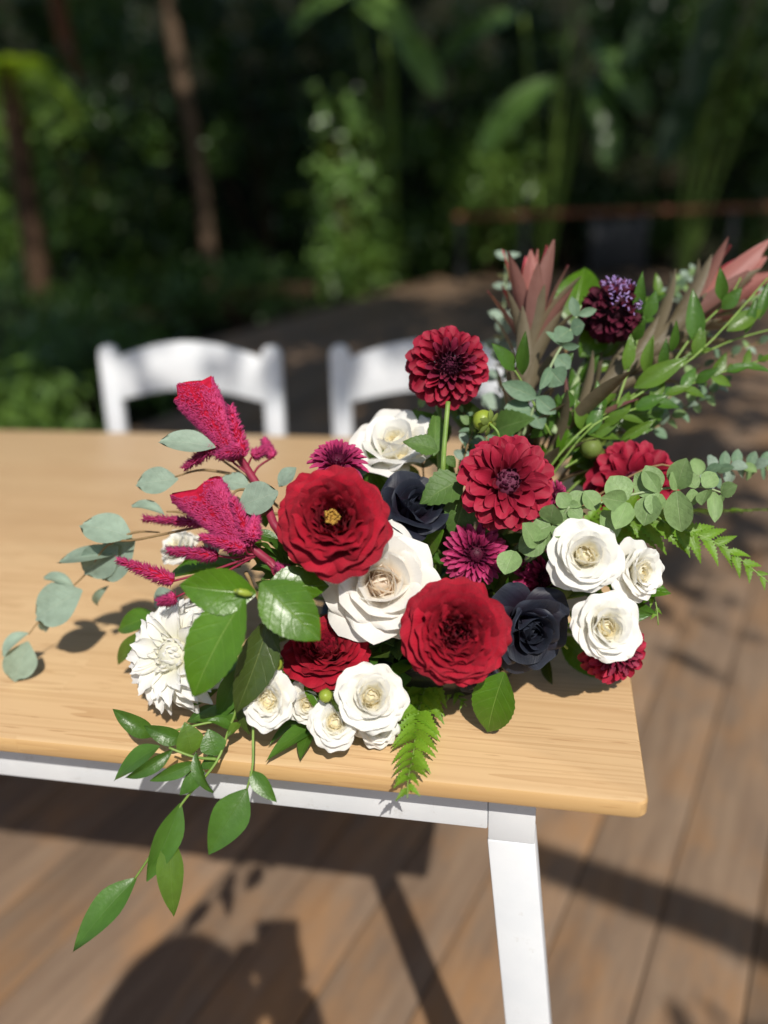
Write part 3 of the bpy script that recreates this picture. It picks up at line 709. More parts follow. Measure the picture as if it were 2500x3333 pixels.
# ------------------------------------------------------------------ leaves laid from base to tip
UNIT = {}
def unit(kind):
    if kind in UNIT: return UNIT[kind]
    d = dict(
        camellia=lambda: sheet("leaf", 1, .56, 12, -20, .35, .08, .42, .03, .0, fold=.10, nu=6, nv=24, serr=.02, mat=M_CAM, sharp=2.0, ruf=.012),
        camellia_old=lambda: sheet("leaf", 1, .52, 10, -18, .5, .08, .42, .03, .0, fold=.08, nu=6, nv=24, serr=.02, mat=M_CAMD, sharp=2.0, ruf=.012),
        silver=lambda: sheet("leaf", 1, .86, 8, -14, .3, .05, .48, .25, .12, ruf=.02, nu=8, nv=12, mat=M_EUC, seed=3),
        silver2=lambda: sheet("leaf", 1, .70, 26, -34, .55, .05, .48, .25, .1, ruf=.03, nu=8, nv=12, mat=M_EUC, seed=5),
        round=lambda: sheet("leaf", 1, .92, 8, -12, .35, .22, .42, .10, .02, nu=6, nv=10, mat=M_EUCG, seed=8, sharp=2.6),
        round2=lambda: sheet("leaf", 1, .74, 4, -26, .55, .22, .42, .08, .02, nu=6, nv=10, mat=M_EUCG, seed=9, sharp=2.4),
        blue=lambda: sheet("leaf", 1, .66, 8, -16, .3, .15, .45, .1, .02, nu=6, nv=10, mat=M_EUCB, seed=8, sharp=2.2),
        ruscus=lambda: sheet("leaf", 1, .42, 12, -16, .35, .08, .38, .02, .0, fold=.10, nu=6, nv=12, mat=M_RUS, sharp=1.6, ruf=.012, seed=4),
        ruscus_curl=lambda: sheet("leaf", 1, .40, 30, -42, .45, .08, .38, .02, .0, fold=.16, nu=6, nv=14, mat=M_RUS, sharp=1.6, ruf=.02, seed=5),
        young=lambda: sheet("leaf", 1, .40, 14, -22, .4, .08, .38, .02, .0, fold=.10, nu=6, nv=12, mat=M_RUSY, sharp=1.6, ruf=.015, seed=6),
        dleaf=lambda: sheet("leaf", 1, .66, 10, -24, .3, .12, .36, .03, .0, fold=.12, nu=6, nv=16, serr=.06, mat=M_DLEAF, ruf=.025, sharp=1.5),
        bract=lambda: sheet("bract", 1, .25, 10, 4, .6, .5, .5, .08, .0, nu=6, nv=10, mat=M_LEUC, sharp=2.0, ruf=.01),
        bractp=lambda: sheet("bract", 1, .27, 4, 10, .6, .5, .5, .08, .0, nu=6, nv=10, mat=M_LEUCP, sharp=2.0, ruf=.01),
        lleaf=lambda: sheet("leaf", 1, .18, 12, -10, .7, .4, .5, .08, .0, nu=4, nv=10, mat=M_LEUCG, sharp=2.0),
    )
    UNIT[kind] = d[kind]()
    return UNIT[kind]
RATIO = dict(camellia=.56, camellia_old=.52, silver=.86, silver2=.70, round=.92, round2=.74, blue=.66, ruscus=.42, ruscus_curl=.40, young=.40, dleaf=.66, bract=.25, bractp=.27, lleaf=.18)
def put_leaf(root, kind, b, t, width=None, nrm=None, roll=0, name=None):
    Y = t - b; L = Y.length; yv = Y / L
    n = nrm or (CAM - (b + t) / 2).normalized() + Vector((0, 0, .35))
    n = (n - yv * n.dot(yv)).normalized()
    if roll: n.rotate(Matrix.Rotation(math.radians(roll), 3, yv))
    x = yv.cross(n)
    wk = 1 if width is None else (width / L) / RATIO[kind]
    M = Matrix(((x.x * L * wk, Y.x, n.x * L, b.x), (x.y * L * wk, Y.y, n.y * L, b.y), (x.z * L * wk, Y.z, n.z * L, b.z), (0, 0, 0, 1)))
    me_ = unit(kind)
    return link(name or me_.name, me_, root, root.matrix_world.inverted() @ M)
def sprig(name, label, cat, group, base, stems, leaves, smat, rad=(.0018, .0009)):
    root = empty(name, base, label, cat, group)
    inv = root.matrix_world.inverted()
    for pts_ in stems: tube("stem", pts_, rad, smat, root, 6, inv)
    for lf in leaves: put_leaf(root, *lf)
    bpy.context.view_layer.update() if False else None
    return root
def lp(kind, bx, by, bd, tx, ty, td, w=None, roll=0):
    b, t = P(bx, by, bd), P(tx, ty, td)
    return (kind, b, t, None if w is None else w * PX((bd + td) / 2), None, roll)
def th_(bx, by, bh, tx, ty, th): return T(bx, by, bh), T(tx, ty, th)

# ---- camellia
sprig("camellia_sprig", "glossy camellia sprig with three broad serrated leaves round a scaly bud", "camellia leaves", None, P(560, 1300, .66),
    [[P(560, 1283, .605), P(585, 1300, .63), P(640, 1340, .68), CENTER]],
    [lp('camellia', 553, 1281, .603, 384, 1266, .60, 104, -25), lp('camellia', 528, 1292, .60, 408, 1508, .60, 132, 14), lp('camellia', 564, 1258, .603, 692, 1384, .595, 118, 10),
     lp('camellia', 572, 1275, .63, 712, 1262, .635, 92, -10), lp('camellia_old', 585, 1330, .635, 512, 1545, .625, 92, -20)], M_STEMB, (.0022, .0022))
bud = empty("camellia_bud", frame_z(P(545, 1284, .598), cv(-.9, .25, .35)), "scaly green camellia leaf bud at the centre of the glossy leaves", "bud")
bl = 42 * PX(.6)
link("bud_core", lathe("bud_core", [(.001, 0), (.10 * bl, .05 * bl), (.20 * bl, .35 * bl), (.17 * bl, .7 * bl), (.02 * bl, bl)], M_BUD, 12), bud)
bs = sheet("bud_scale", .55 * bl, .36 * bl, 78, 98, 1.6, .6, .4, .1, .2, nu=5, nv=5, mat=M_SEPAL)
for k in range(8): link("bud_scale", bs, bud, Matrix.Rotation(k * 2.4, 4, 'Z') @ Matrix.Translation((0, .12 * bl, k * .07 * bl)))
sprig("camellia_leaf", "broad camellia leaf pointing down over the table beneath the full red rose", "camellia leaves", None, P(1095, 1455, .69), [[P(1092, 1462, .665), P(1060, 1420, .70), CENTER]],
    [lp('camellia', 1090, 1452, .66, 1049, 1586, .675, 102, 12)], M_STEMB)
sprig("camellia_leaf", "single bright camellia leaf rising behind the scabious ball", "camellia leaves", None, P(1245, 700, .83), [[P(1238, 700, .83), P(1190, 850, .8), CENTER + Vector((.03, .03, 0))]],
    [lp('camellia', 1240, 705, .82, 1262, 572, .83, 100, -12)], M_STEMB)
sprig("camellia_leaf", "round camellia leaf striped by shadows below the ruscus stems", "camellia leaves", None, P(1310, 905, .8), [[P(1318, 905, .79), P(1220, 960, .77), CENTER + Vector((.03, .03, 0))]],
    [lp('camellia', 1322, 905, .79, 1440, 885, .79, 92, 10), lp('camellia', 1300, 700, .80, 1255, 770, .79, 70, -25)], M_STEMB)
sprig("camellia_leaf", "dark camellia leaves reaching the table behind the low dahlia", "camellia leaves", None, T(1215, 1400, .03), [[T(1215, 1380, .03), CENTER]],
    [('camellia', T(1210, 1375, .03), T(1325, 1468, .004), 70 * PX(.73), Vector((0, -.5, .8)), 30), ('camellia_old', T(1180, 1420, .02), T(1190, 1478, .006), 30 * PX(.73), None, 40)], M_STEMB)
sprig("camellia_leaf", "dark camellia leaves tucked under the celosia by the white dahlia", "camellia leaves", None, P(480, 1240, .7), [[P(530, 1235, .68), P(620, 1330, .70), CENTER]],
    [lp('camellia', 520, 1225, .68, 352, 1240, .70, 60, 30), lp('camellia', 470, 1190, .70, 385, 1235, .70, 50, -30), lp('camellia', 340, 1330, .74, 248, 1360, .76, 55, 10), lp('young', 300, 1365, .74, 250, 1440, .76, 30, 0),
     lp('camellia', 500, 1250, .66, 430, 1300, .68, 60, 20)], M_STEMB)

# ---- silver dollar eucalyptus reaching left
E1 = [P(600, 1110, .70), P(470, 1130, .70), P(300, 1165, .71), P(235, 1175, .725), P(185, 1240, .755), P(110, 1310, .775), P(62, 1370, .785)]
sprig("eucalyptus_branch", "long silver-dollar eucalyptus branch arching down to the table away from the flowers", "eucalyptus", "silver eucalyptus branches", CENTER,
    [[CENTER, P(640, 1150, .69)] + E1, [P(235, 1175, .725), P(290, 1150, .72), P(345, 1150, .715)]],
    [lp('silver', 285, 1160, .72, 172, 1130, .725, 82, 15), lp('silver', 245, 1200, .735, 120, 1210, .745, 60, 35), lp('silver', 255, 1180, .735, 178, 1240, .75, 80, -20), lp('silver', 292, 1165, .735, 215, 1250, .75, 95, 15),
     lp('silver', 178, 1275, .755, 72, 1336, .765, 96, 0), lp('silver2', 160, 1268, .76, 90, 1245, .77, 30, 20), lp('silver2', 62, 1368, .775, 2, 1420, .775, 45, 40), lp('silver', 60, 1385, .775, 28, 1474, .78, 70, -10),
     lp('silver2', 110, 1330, .775, 90, 1365, .785, 26, 0), lp('silver2', 235, 1265, .77, 205, 1310, .79, 22, 10)], M_STEMB, (.0016, .0006))
sprig("eucalyptus_branch", "silver-dollar eucalyptus branch with broad leaves between the two celosia combs", "eucalyptus", "silver eucalyptus branches", CENTER + Vector((0, .02, 0)),
    [[CENTER + Vector((0, .02, 0)), P(640, 1120, .72), P(530, 1030, .72), P(470, 985, .72), P(462, 960, .715)], [P(530, 1030, .72), P(440, 1015, .715), P(378, 1030, .715)], [P(560, 1060, .72), P(510, 1060, .70), P(495, 1100, .695)], [P(480, 1150, .70), P(400, 1110, .72), P(360, 1105, .725)]],
    [lp('silver', 466, 966, .70, 342, 950, .69, 66, 25), lp('silver', 385, 1035, .715, 292, 1045, .715, 64, 5), lp('silver2', 355, 1112, .72, 280, 1090, .725, 32, 30), lp('silver', 540, 1050, .71, 470, 1035, .715, 52, 20),
     lp('silver', 515, 1095, .695, 600, 1062, .69, 84, -15), lp('silver2', 500, 1075, .70, 490, 1145, .70, 36, 10), lp('silver', 480, 1160, .69, 440, 1190, .70, 50, 0), lp('silver', 370, 1275, .72, 330, 1310, .73, 50, 20), lp('silver', 640, 1010, .70, 600, 1050, .70, 46, 30)], M_STEMB, (.0016, .0007))

# ---- round leaved green eucalyptus on the right
def pairs(stem, n, kinds, l0, l1, cross=True, name="x", ang=62, s0=.05, seed=0, flat=None, wj=.1):
    """leaves in opposite pairs along a stem polyline; l0,l1 in metres"""
    r = random.Random(seed); out = []
    seg = [(stem[i + 1] - stem[i]).length for i in range(len(stem) - 1)]; tot = sum(seg)
    for k in range(n):
        s = (s0 + (1 - s0) * k / max(1, n - 1)) * tot
        i = 0
        while i < len(seg) - 1 and s > seg[i]: s -= seg[i]; i += 1
        p = stem[i].lerp(stem[i + 1], min(1, s / seg[i])); tn = (stem[i + 1] - stem[i]).normalized()
        toc = (CAM - p).normalized(); side = tn.cross(toc).normalized(); fr = side.cross(tn).normalized()
        L = l0 + (l1 - l0) * k / max(1, n - 1)
        a = (math.radians(90) if (cross and k % 2) else 0) + r.uniform(-.35, .35)
        for sgn in (-1, 1):
            dr = (side * math.cos(a) + fr * math.sin(a)) * sgn
            g = math.radians(ang + r.uniform(-12, 12))
            d = (dr * math.sin(g) + tn * math.cos(g)).normalized()
            t = p + d * L * r.uniform(.88, 1.08)
            nn = (tn * .55 + toc * .9 + Vector((0, 0, .3)))
            out.append((r.choice(kinds), p, t, None, nn, r.uniform(-18, 18)))
    return out
st = [P(1270, 1095, .66), P(1380, 1065, .655), P(1500, 1050, .66), P(1580, 1072, .665)]
lv = []
for (bx, by, tx, ty, w, ro) in ((1352, 1082, 1318, 1028, 66, 10), (1352, 1084, 1300, 1075, 50, -30), (1355, 1085, 1330, 1142, 50, -10), (1420, 1062, 1395, 1005, 52, 15), (1425, 1064, 1370, 1025, 60, -25), (1425, 1066, 1405, 1110, 46, 10), (1412, 1070, 1390, 1135, 62, 20),
        (1462, 1055, 1482, 990, 58, -12), (1465, 1056, 1450, 1020, 44, 30), (1462, 1060, 1472, 1150, 62, 12), (1495, 1056, 1492, 1095, 34, -30), (1520, 1052, 1545, 1020, 40, 10), (1505, 1054, 1480, 1022, 40, 20), (1540, 1062, 1545, 1128, 34, -15), (1530, 1058, 1515, 1090, 36, 35), (1558, 1066, 1592, 1048, 36, 0), (1560, 1068, 1555, 1088, 20, 30), (1290, 1100, 1262, 1060, 48, 20), (1300, 1105, 1335, 1160, 52, -10)):
    lv.append(lp('round', bx, by, .652, tx, ty, .648 + rnd.uniform(-.012, .012), w, ro))
sprig("eucalyptus_branch", "round-leaved light green eucalyptus branch held out over the deck in front of the dahlia", "eucalyptus", None, CENTER + Vector((.03, 0, 0)), [[CENTER + Vector((.03, 0, 0)), P(1180, 1120, .68)] + st], lv, M_STEMP, (.0016, .0008))
lv = []
for (bx, by, tx, ty, w, ro) in ((1228, 1095, 1262, 1062, 40, 0), (1228, 1095, 1205, 1065, 38, 0), (1228, 1098, 1205, 1125, 36, 10), (1228, 1098, 1258, 1120, 36, -10), (1232, 1092, 1250, 1088, 22, 25), (1190, 1130, 1195, 1090, 56, -15), (1190, 1135, 1130, 1160, 58, 15), (1190, 1140, 1240, 1150, 52, -20), (1178, 1160, 1120, 1190, 60, -10), (1185, 1165, 1232, 1195, 58, 14), (1180, 1170, 1215, 1175, 50, 20), (1160, 1180, 1130, 1130, 52, 20), (1110, 1190, 1090, 1240, 56, 10)):
    lv.append(lp('round', bx, by, .655, tx, ty, .65 + rnd.uniform(-.01, .012), w, ro))
sprig("eucalyptus_tip", "rosette of round eucalyptus leaves overlapping the large white spray rose", "eucalyptus", None, CENTER + Vector((.02, .01, 0)), [[CENTER + Vector((.02, .01, 0)), P(1160, 1200, .69), P(1200, 1140, .665), P(1230, 1094, .652)]], lv, M_STEMP, (.0016, .001))
# upright blue eucalyptus in the centre
st = [CENTER + Vector((.01, .04, 0)), P(1120, 960, .76), P(1160, 860, .745), P(1195, 780, .745), P(1232, 715, .75), P(1255, 660, .755)]
lv = [lp('blue', 1160, 858, .742, 1085, 828, .735, 42, -15), lp('blue', 1160, 858, .742, 1200, 893, .735, 40, 15), lp('blue', 1150, 888, .75, 1090, 880, .745, 52, 10), lp('blue', 1150, 890, .75, 1172, 925, .74, 40, 0), lp('blue', 1190, 800, .742, 1216, 830, .735, 56, 20),
      lp('blue', 1190, 792, .744, 1168, 840, .73, 26, -30), lp('blue', 1212, 745, .745, 1180, 715, .74, 20, 30), lp('blue', 1215, 748, .745, 1252, 748, .735, 18, 30), lp('blue', 1232, 712, .75, 1200, 735, .74, 46, 0), lp('blue', 1232, 712, .75, 1262, 700, .74, 40, 0), lp('blue', 1245, 685, .752, 1235, 640, .75, 24, 0), lp('blue', 1248, 680, .752, 1290, 668, .75, 20, 20), lp('blue', 1200, 770, .745, 1232, 795, .74, 40, 5)]
sprig("eucalyptus_branch", "upright blue-green eucalyptus sprig with paired leaves below the scabious ball", "eucalyptus", None, st[0], [st], lv, M_STEMP, (.0017, .001))
# pale eucalyptus behind the leucadendron
st = [CENTER + Vector((0, .05, 0)), P(1080, 900, .86), P(1085, 720, .90), P(1095, 560, .92)]
sprig("eucalyptus_branch", "pale blurred eucalyptus sprig standing behind the upright leucadendron", "eucalyptus", None, st[0], [st], pairs(st[1:], 11, ['silver'], .026, .018, seed=4), M_STEMP, (.0014, .0008))
# fine small-leaved eucalyptus
for lab, sts, n, l0, l1, sd in (
    ("fine small-leaved eucalyptus twigs spilling below the right-hand ruscus", [[CENTER + Vector((.04, .04, 0)), P(1300, 930, .80), P(1420, 880, .82), P(1520, 790, .84), P(1640, 740, .86)], [P(1300, 930, .80), P(1400, 930, .80), P(1500, 870, .81), P(1560, 830, .82)]], 12, .017, .012, 5),
    ("grey-green eucalyptus tip reaching past the round-leaved branch", [[P(1400, 1010, .72), P(1500, 1030, .735), P(1590, 1005, .75), P(1670, 1010, .76)]], 13, .020, .014, 6),
    ("fine eucalyptus twigs behind the tallest dahlia's stems", [[CENTER + Vector((0, .04, 0)), P(1000, 1000, .73), P(1020, 930, .73), P(1000, 890, .74)], [P(1000, 1000, .73), P(1050, 960, .74), P(1040, 900, .75)]], 8, .014, .010, 9),
    ("small-leaved eucalyptus sprig with tiny round leaves beyond the leucadendron", [[P(1480, 760, .86), P(1560, 690, .88), P(1640, 640, .9)], [P(1440, 650, .9), P(1495, 590, .92)]], 9, .017, .012, 8),
    ("tiny pale eucalyptus leaf tip beside the white rose", [[CENTER, P(910, 960, .75), P(908, 880, .765)]], 4, .014, .012, 18)):
    lv = []
    for q in sts: lv += pairs(q[1:] if len(q) > 3 else q, n, ['blue', 'round2', 'silver2'], l0, l1, seed=sd)
    if not (sts[0][0] - CENTER).length < .1: sts = [[CENTER + Vector((.04, .03, 0))] + [(CENTER + sts[0][0]) / 2] + sts[0]] + sts[1:]
    sprig("eucalyptus_twig", lab, "eucalyptus", "small-leaved eucalyptus", sts[0][0], sts, lv, M_STEMB, (.0011, .0005))

# ---- ruscus trailing over the front edge
sprig("ruscus_stem", "long ruscus stem trailing over the table's front edge with leaves hanging lowest", "ruscus", "trailing ruscus", T(540, 1500, .03),
    [[CENTER, T(560, 1480, .035), P(505, 1550, .667), P(468, 1645, .645), P(395, 1733, .645), P(330, 1840, .65), P(290, 1900, .655)], [P(468, 1640, .646), P(420, 1635, .64), P(365, 1615, .64)], [P(440, 1680, .645), P(425, 1640, .64)]],
    [lp('ruscus', 294, 1897, .655, 152, 2058, .64, 70, 12), lp('ruscus', 390, 1735, .645, 316, 1908, .645, 62, -25), lp('young', 368, 1802, .648, 374, 1987, .645, 60, 8),
     lp('ruscus', 345, 1612, .64, 242, 1686, .64, 58, 30), lp('ruscus_curl', 372, 1620, .637, 262, 1690, .63, 34, -30), lp('ruscus', 425, 1645, .64, 322, 1688, .64, 34, -30), lp('ruscus', 442, 1665, .643, 386, 1718, .64, 42, 10), lp('ruscus_curl', 424, 1625, .638, 458, 1722, .635, 30, 40),
     lp('ruscus', 468, 1632, .648, 450, 1574, .65, 58, -10), lp('ruscus', 470, 1640, .65, 430, 1660, .65, 34, 20)], M_STEMG, (.0013, .0009))
sprig("ruscus_stem", "short ruscus stem lying along the table edge with upturned leaf tips", "ruscus", "trailing ruscus", T(520, 1540, .02),
    [[CENTER, T(560, 1490, .03), T(515, 1545, .025), P(430, 1565, .665), P(330, 1590, .665)]],
    [lp('ruscus_curl', 335, 1588, .663, 236, 1530, .655, 44, -20), lp('ruscus_curl', 398, 1598, .655, 304, 1568, .65, 42, -25), lp('young', 415, 1628, .65, 400, 1560, .645, 64, 10), lp('ruscus_curl', 500, 1575, .66, 448, 1552, .65, 26, 20), lp('ruscus', 530, 1540, .675, 412, 1553, .675, 52, 14), lp('young', 520, 1560, .66, 490, 1590, .65, 26, 30)], M_STEMG, (.0013, .0009))
sprig("ruscus_stem", "ruscus stem dropping straight past the table edge with two leaves", "ruscus", "trailing ruscus", T(560, 1540, .02),
    [[CENTER, T(575, 1500, .03), P(549, 1555, .655), P(546, 1650, .638), P(533, 1706, .638)]],
    [lp('ruscus', 533, 1705, .638, 448, 1848, .632, 84, -8), lp('ruscus', 541, 1665, .638, 598, 1734, .632, 40, 20)], M_STEMG, (.0013, .0009))
sprig("ruscus_leaves", "dark ruscus leaves flat on the table under the front spray roses", "ruscus", "trailing ruscus", T(650, 1560, .01),
    [[CENTER, T(680, 1530, .025), T(690, 1560, .012)]],
    [('ruscus', T(690, 1562, .012), T(573, 1642, .012), 46 * PX(.67), Vector((0, -.3, 1)), 0), ('ruscus', T(672, 1575, .014), T(648, 1640, .01), 38 * PX(.67), Vector((0, -.3, 1)), 10), ('ruscus', T(660, 1550, .018), T(578, 1610, .006), 36 * PX(.67), Vector((0, -.3, 1)), 20)], M_STEMG, (.0012, .0009))
sprig("ruscus_leaves", "glossy dark leaves below the white dahlia beside the first spray rose", "ruscus", "trailing ruscus", T(520, 1500, .02),
    [[CENTER, P(540, 1450, .68), P(520, 1490, .675)]],
    [lp('ruscus', 520, 1440, .665, 470, 1560, .675, 56, -10), lp('ruscus', 500, 1410, .67, 512, 1500, .67, 50, 20), lp('camellia_old', 530, 1500, .655, 535, 1590, .66, 40, 30), lp('ruscus', 470, 1490, .69, 380, 1525, .70, 44, 10), lp('ruscus', 480, 1530, .69, 400, 1560, .70, 36, 0)], M_STEMG, (.0012, .0009))
# ---- ruscus on the upper right
st = [CENTER + Vector((.03, .03, 0)), P(1210, 980, .74), P(1330, 880, .76), P(1450, 800, .775), P(1570, 740, .785), P(1670, 710, .79)]
lv = []
for (bx, by, tx, ty, w, ro, kd) in ((1505, 745, 1497, 622, 50, 0, 'ruscus'), (1540, 755, 1475, 770, 26, 30, 'young'), (1370, 735, 1395, 690, 30, 10, 'ruscus'), (1380, 685, 1388, 585, 34, -10, 'ruscus'), (1395, 690, 1418, 625, 40, 20, 'ruscus'), (1350, 800, 1365, 720, 36, 20, 'young'), (1395, 808, 1410, 722, 36, -20, 'young'), (1370, 838, 1490, 770, 56, 10, 'young'),
        (1500, 770, 1520, 700, 36, 15, 'young'), (1450, 760, 1462, 690, 26, 20, 'ruscus'), (1560, 650, 1556, 576, 34, 0, 'ruscus'), (1560, 668, 1604, 620, 40, 15, 'ruscus'), (1570, 715, 1650, 665, 50, 5, 'young'), (1610, 720, 1635, 640, 26, 10, 'ruscus'), (1640, 690, 1665, 600, 30, 0, 'ruscus'), (1260, 930, 1245, 860, 40, 10, 'young'), (1230, 920, 1205, 850, 34, -15, 'ruscus'), (1270, 945, 1345, 905, 34, 20, 'young'), (1300, 900, 1290, 820, 34, 0, 'ruscus'), (1210, 800, 1240, 760, 26, 10, 'ruscus'), (1110, 800, 1062, 740, 46, 10, 'ruscus'), (1128, 810, 1135, 715, 38, -10, 'ruscus'), (1230, 845, 1215, 905, 36, 0, 'ruscus'), (1330, 850, 1300, 880, 30, 30, 'young'), (1430, 800, 1440, 730, 28, 0, 'ruscus'), (1340, 950, 1420, 905, 30, 20, 'young')):
    lv.append(lp(kd, bx, by, .755 + (bx - 1300) * .00008, tx, ty, .745 + (bx - 1300) * .00008 + rnd.uniform(-.01, .01), w * .82, ro))
sprig("ruscus_stem", "long ruscus stem sweeping out over the deck in front of the pink leucadendron", "ruscus", None, st[0], [st, [P(1440, 805, .774), P(1500, 720, .775), P(1570, 650, .785), P(1600, 600, .79)], [P(1330, 880, .76), P(1370, 760, .765), P(1385, 690, .77)], [P(1190, 940, .75), P(1130, 830, .74), P(1112, 800, .735)], [P(1300, 900, .755), P(1500, 770, .765), P(1659, 600, .78)]], lv, M_STEMG, (.0012, .0008))

st = [CENTER + Vector((.04, .03, 0)), P(1250, 950, .745), P(1380, 880, .755), P(1530, 815, .77), P(1670, 770, .78)]
st2 = [CENTER + Vector((.03, .04, 0)), P(1190, 930, .78), P(1260, 820, .80), P(1330, 740, .81), P(1420, 640, .82)]
sprig("ruscus_stem", "lower ruscus stem with small dark pointed leaves beneath the long sweeping stem", "ruscus", None, st[0], [st], pairs(st[1:], 13, ['ruscus', 'young'], .034, .024, seed=14, ang=38), M_STEMG, (.0011, .0007))
sprig("ruscus_stem", "ruscus stem with dark pointed leaves behind the scabious stalk", "ruscus", None, st2[0], [st2], pairs(st2[1:], 11, ['ruscus', 'ruscus', 'young'], .034, .026, seed=15, ang=36), M_STEMG, (.0011, .0007))
# ---- dahlia foliage, bud and second stem
sprig("dahlia_foliage", "serrated dahlia leaves on a green stalk beneath the tallest dahlia", "dahlia leaves", None, CENTER,
    [[CENTER, P(955, 1040, .69), P(960, 960, .69), P(968, 868, .695)]],
    [lp('dleaf', 1000, 1035, .68, 905, 1085, .675, 84, 8), lp('dleaf', 1010, 1065, .685, 975, 1165, .69, 80, -10), lp('dleaf', 945, 972, .685, 872, 950, .68, 50, 10), lp('dleaf', 935, 985, .70, 945, 880, .72, 44, 20), lp('dleaf', 965, 985, .69, 985, 1010, .69, 24, 0)], M_STEMG, (.0024, .0022))
def budthing(name, label, px, py, rpx, d, axis, end, mat=M_BUD, back=True):
    R = rpx * PX(d); M = frame_z(P(px, py, d), cv(*axis))
    b = empty(name, M, label, "bud")
    link("bud", lathe("bud", [(.05 * R, -.85 * R), (.6 * R, -.75 * R), (.98 * R, -.2 * R), (.95 * R, .25 * R), (.6 * R, .75 * R), (.08 * R, .9 * R)], mat, 16), b)
    sm = sheet("sepal", 1.2 * R, .75 * R, -10, 40 if back else 85, .5, .5, .45, .15, .2, nu=4, nv=5, mat=M_SEPAL)
    for k in range(6): link("sepal", sm, b, Matrix.Rotation(k * 1.047, 4, 'Z') @ Matrix.Translation((0, .3 * R, -.9 * R)))
    ax = cv(*axis)
    tube("stem", [P(px, py, d) - ax * R * .85, P(px, py, d) - ax * R * 1.9 + Vector((0, 0, -.006)), end], (.0012, .0012), M_STEMG, b, 6, M.inverted())
    return b
budthing("dahlia_bud", "plump yellow-green dahlia bud beside the tallest dahlia's stems", 1043, 908, 24, .70, (-.55, .35, -.5), P(1070, 985, .71))
budthing("dahlia_bud", "brownish dahlia bud in the shade above the half-covered dahlia", 1277, 968, 24, .745, (-.4, -.3, .8), P(1220, 1010, .75), M_SEPAL)
budthing("rose_bud", "small green rose bud above the first front spray rose", 594, 1434, 17, .645, (-.1, .3, 1), P(640, 1450, .68), M_BUD, False)
budthing("rose_bud", "small green rose bud between the front spray roses", 703, 1503, 15, .635, (-.2, .2, 1), P(700, 1450, .68), M_BUD, False)
budthing("rose_bud", "pale curled rose stem with a green bud beside the navy rose", 1185, 1340, 10, .66, (-.3, .3, 1), P(1225, 1400, .70), M_SEPAL, False)

# ---- leucadendron
def leuca(label, base, tip, stem, Ln, pink, nb, nl, seed):
    ax = (tip - base).normalized()
    M = frame_z(base, ax, .4)
    root = empty("leucadendron", M, label, "leucadendron", "leucadendrons")
    inv = M.inverted(); r = random.Random(seed)
    tube("stem", stem + [base, base.lerp(tip, .2)], (.0032, .0026), M_LEUCG, root, 7, inv)
    for i in range(nb):
        t = i / nb; phi = i * 2.4; spread = math.radians(5 + 36 * t + r.uniform(-4, 4))
        L = Ln * (.82 + .18 * math.sin(3 * t + 1)) * (1 if t > .2 else .85)
        b = Vector((math.cos(phi) * .005, math.sin(phi) * .005, Ln * (.18 - .30 * t)))
        d = Vector((math.cos(phi) * math.sin(spread), math.sin(phi) * math.sin(spread), math.cos(spread)))
        nn = Vector((-math.cos(phi), -math.sin(phi), .25))
        Y = d * L; n = (nn - d * nn.dot(d)).normalized(); x = d.cross(n); w = L * r.uniform(.75, 1.0)
        Mx = Matrix(((x.x * w, Y.x, n.x * w, b.x), (x.y * w, Y.y, n.y * w, b.y), (x.z * w, Y.z, n.z * w, b.z), (0, 0, 0, 1)))
        link("bract", unit('bractp' if (t < .62 and pink) or (not pink and t < .36) else 'bract'), root, Mx)
    pts_ = [inv @ p for p in stem + [base]]
    for i in range(nl):
        t = i / nl; k = t * (len(pts_) - 1); j = int(k); p = pts_[j].lerp(pts_[min(j + 1, len(pts_) - 1)], k - j)
        tn = (pts_[min(j + 1, len(pts_) - 1)] - pts_[j]).normalized(); o = tn.orthogonal().normalized(); o.rotate(Matrix.Rotation(i * 2.4, 3, tn))
        d = (tn * .85 + o * .5).normalized(); L = Ln * r.uniform(.6, .95); n = (o * -1 + tn * .4); n = (n - d * n.dot(d)).normalized(); x = d.cross(n); Y = d * L
        Mx = Matrix(((x.x * L, Y.x, n.x * L, p.x), (x.y * L, Y.y, n.y * L, p.y), (x.z * L, Y.z, n.z * L, p.z), (0, 0, 0, 1)))
        link("leaf", unit('lleaf'), root, Mx)
    return root
leuca("leucadendron with upright dusky red bracts behind the tallest dahlia", P(1148, 745, .80), P(1150, 570, .81), [CENTER + Vector((.02, .05, 0)), P(1115, 960, .77), P(1130, 850, .79)], .098, False, 15, 34, 3)
leuca("leucadendron with slanting coral pink bracts beyond the ruscus", P(1478, 690, .83), P(1640, 560, .85), [CENTER + Vector((.03, .05, 0)), P(1220, 930, .76), P(1350, 800, .80)], .112, True, 15, 58, 5)

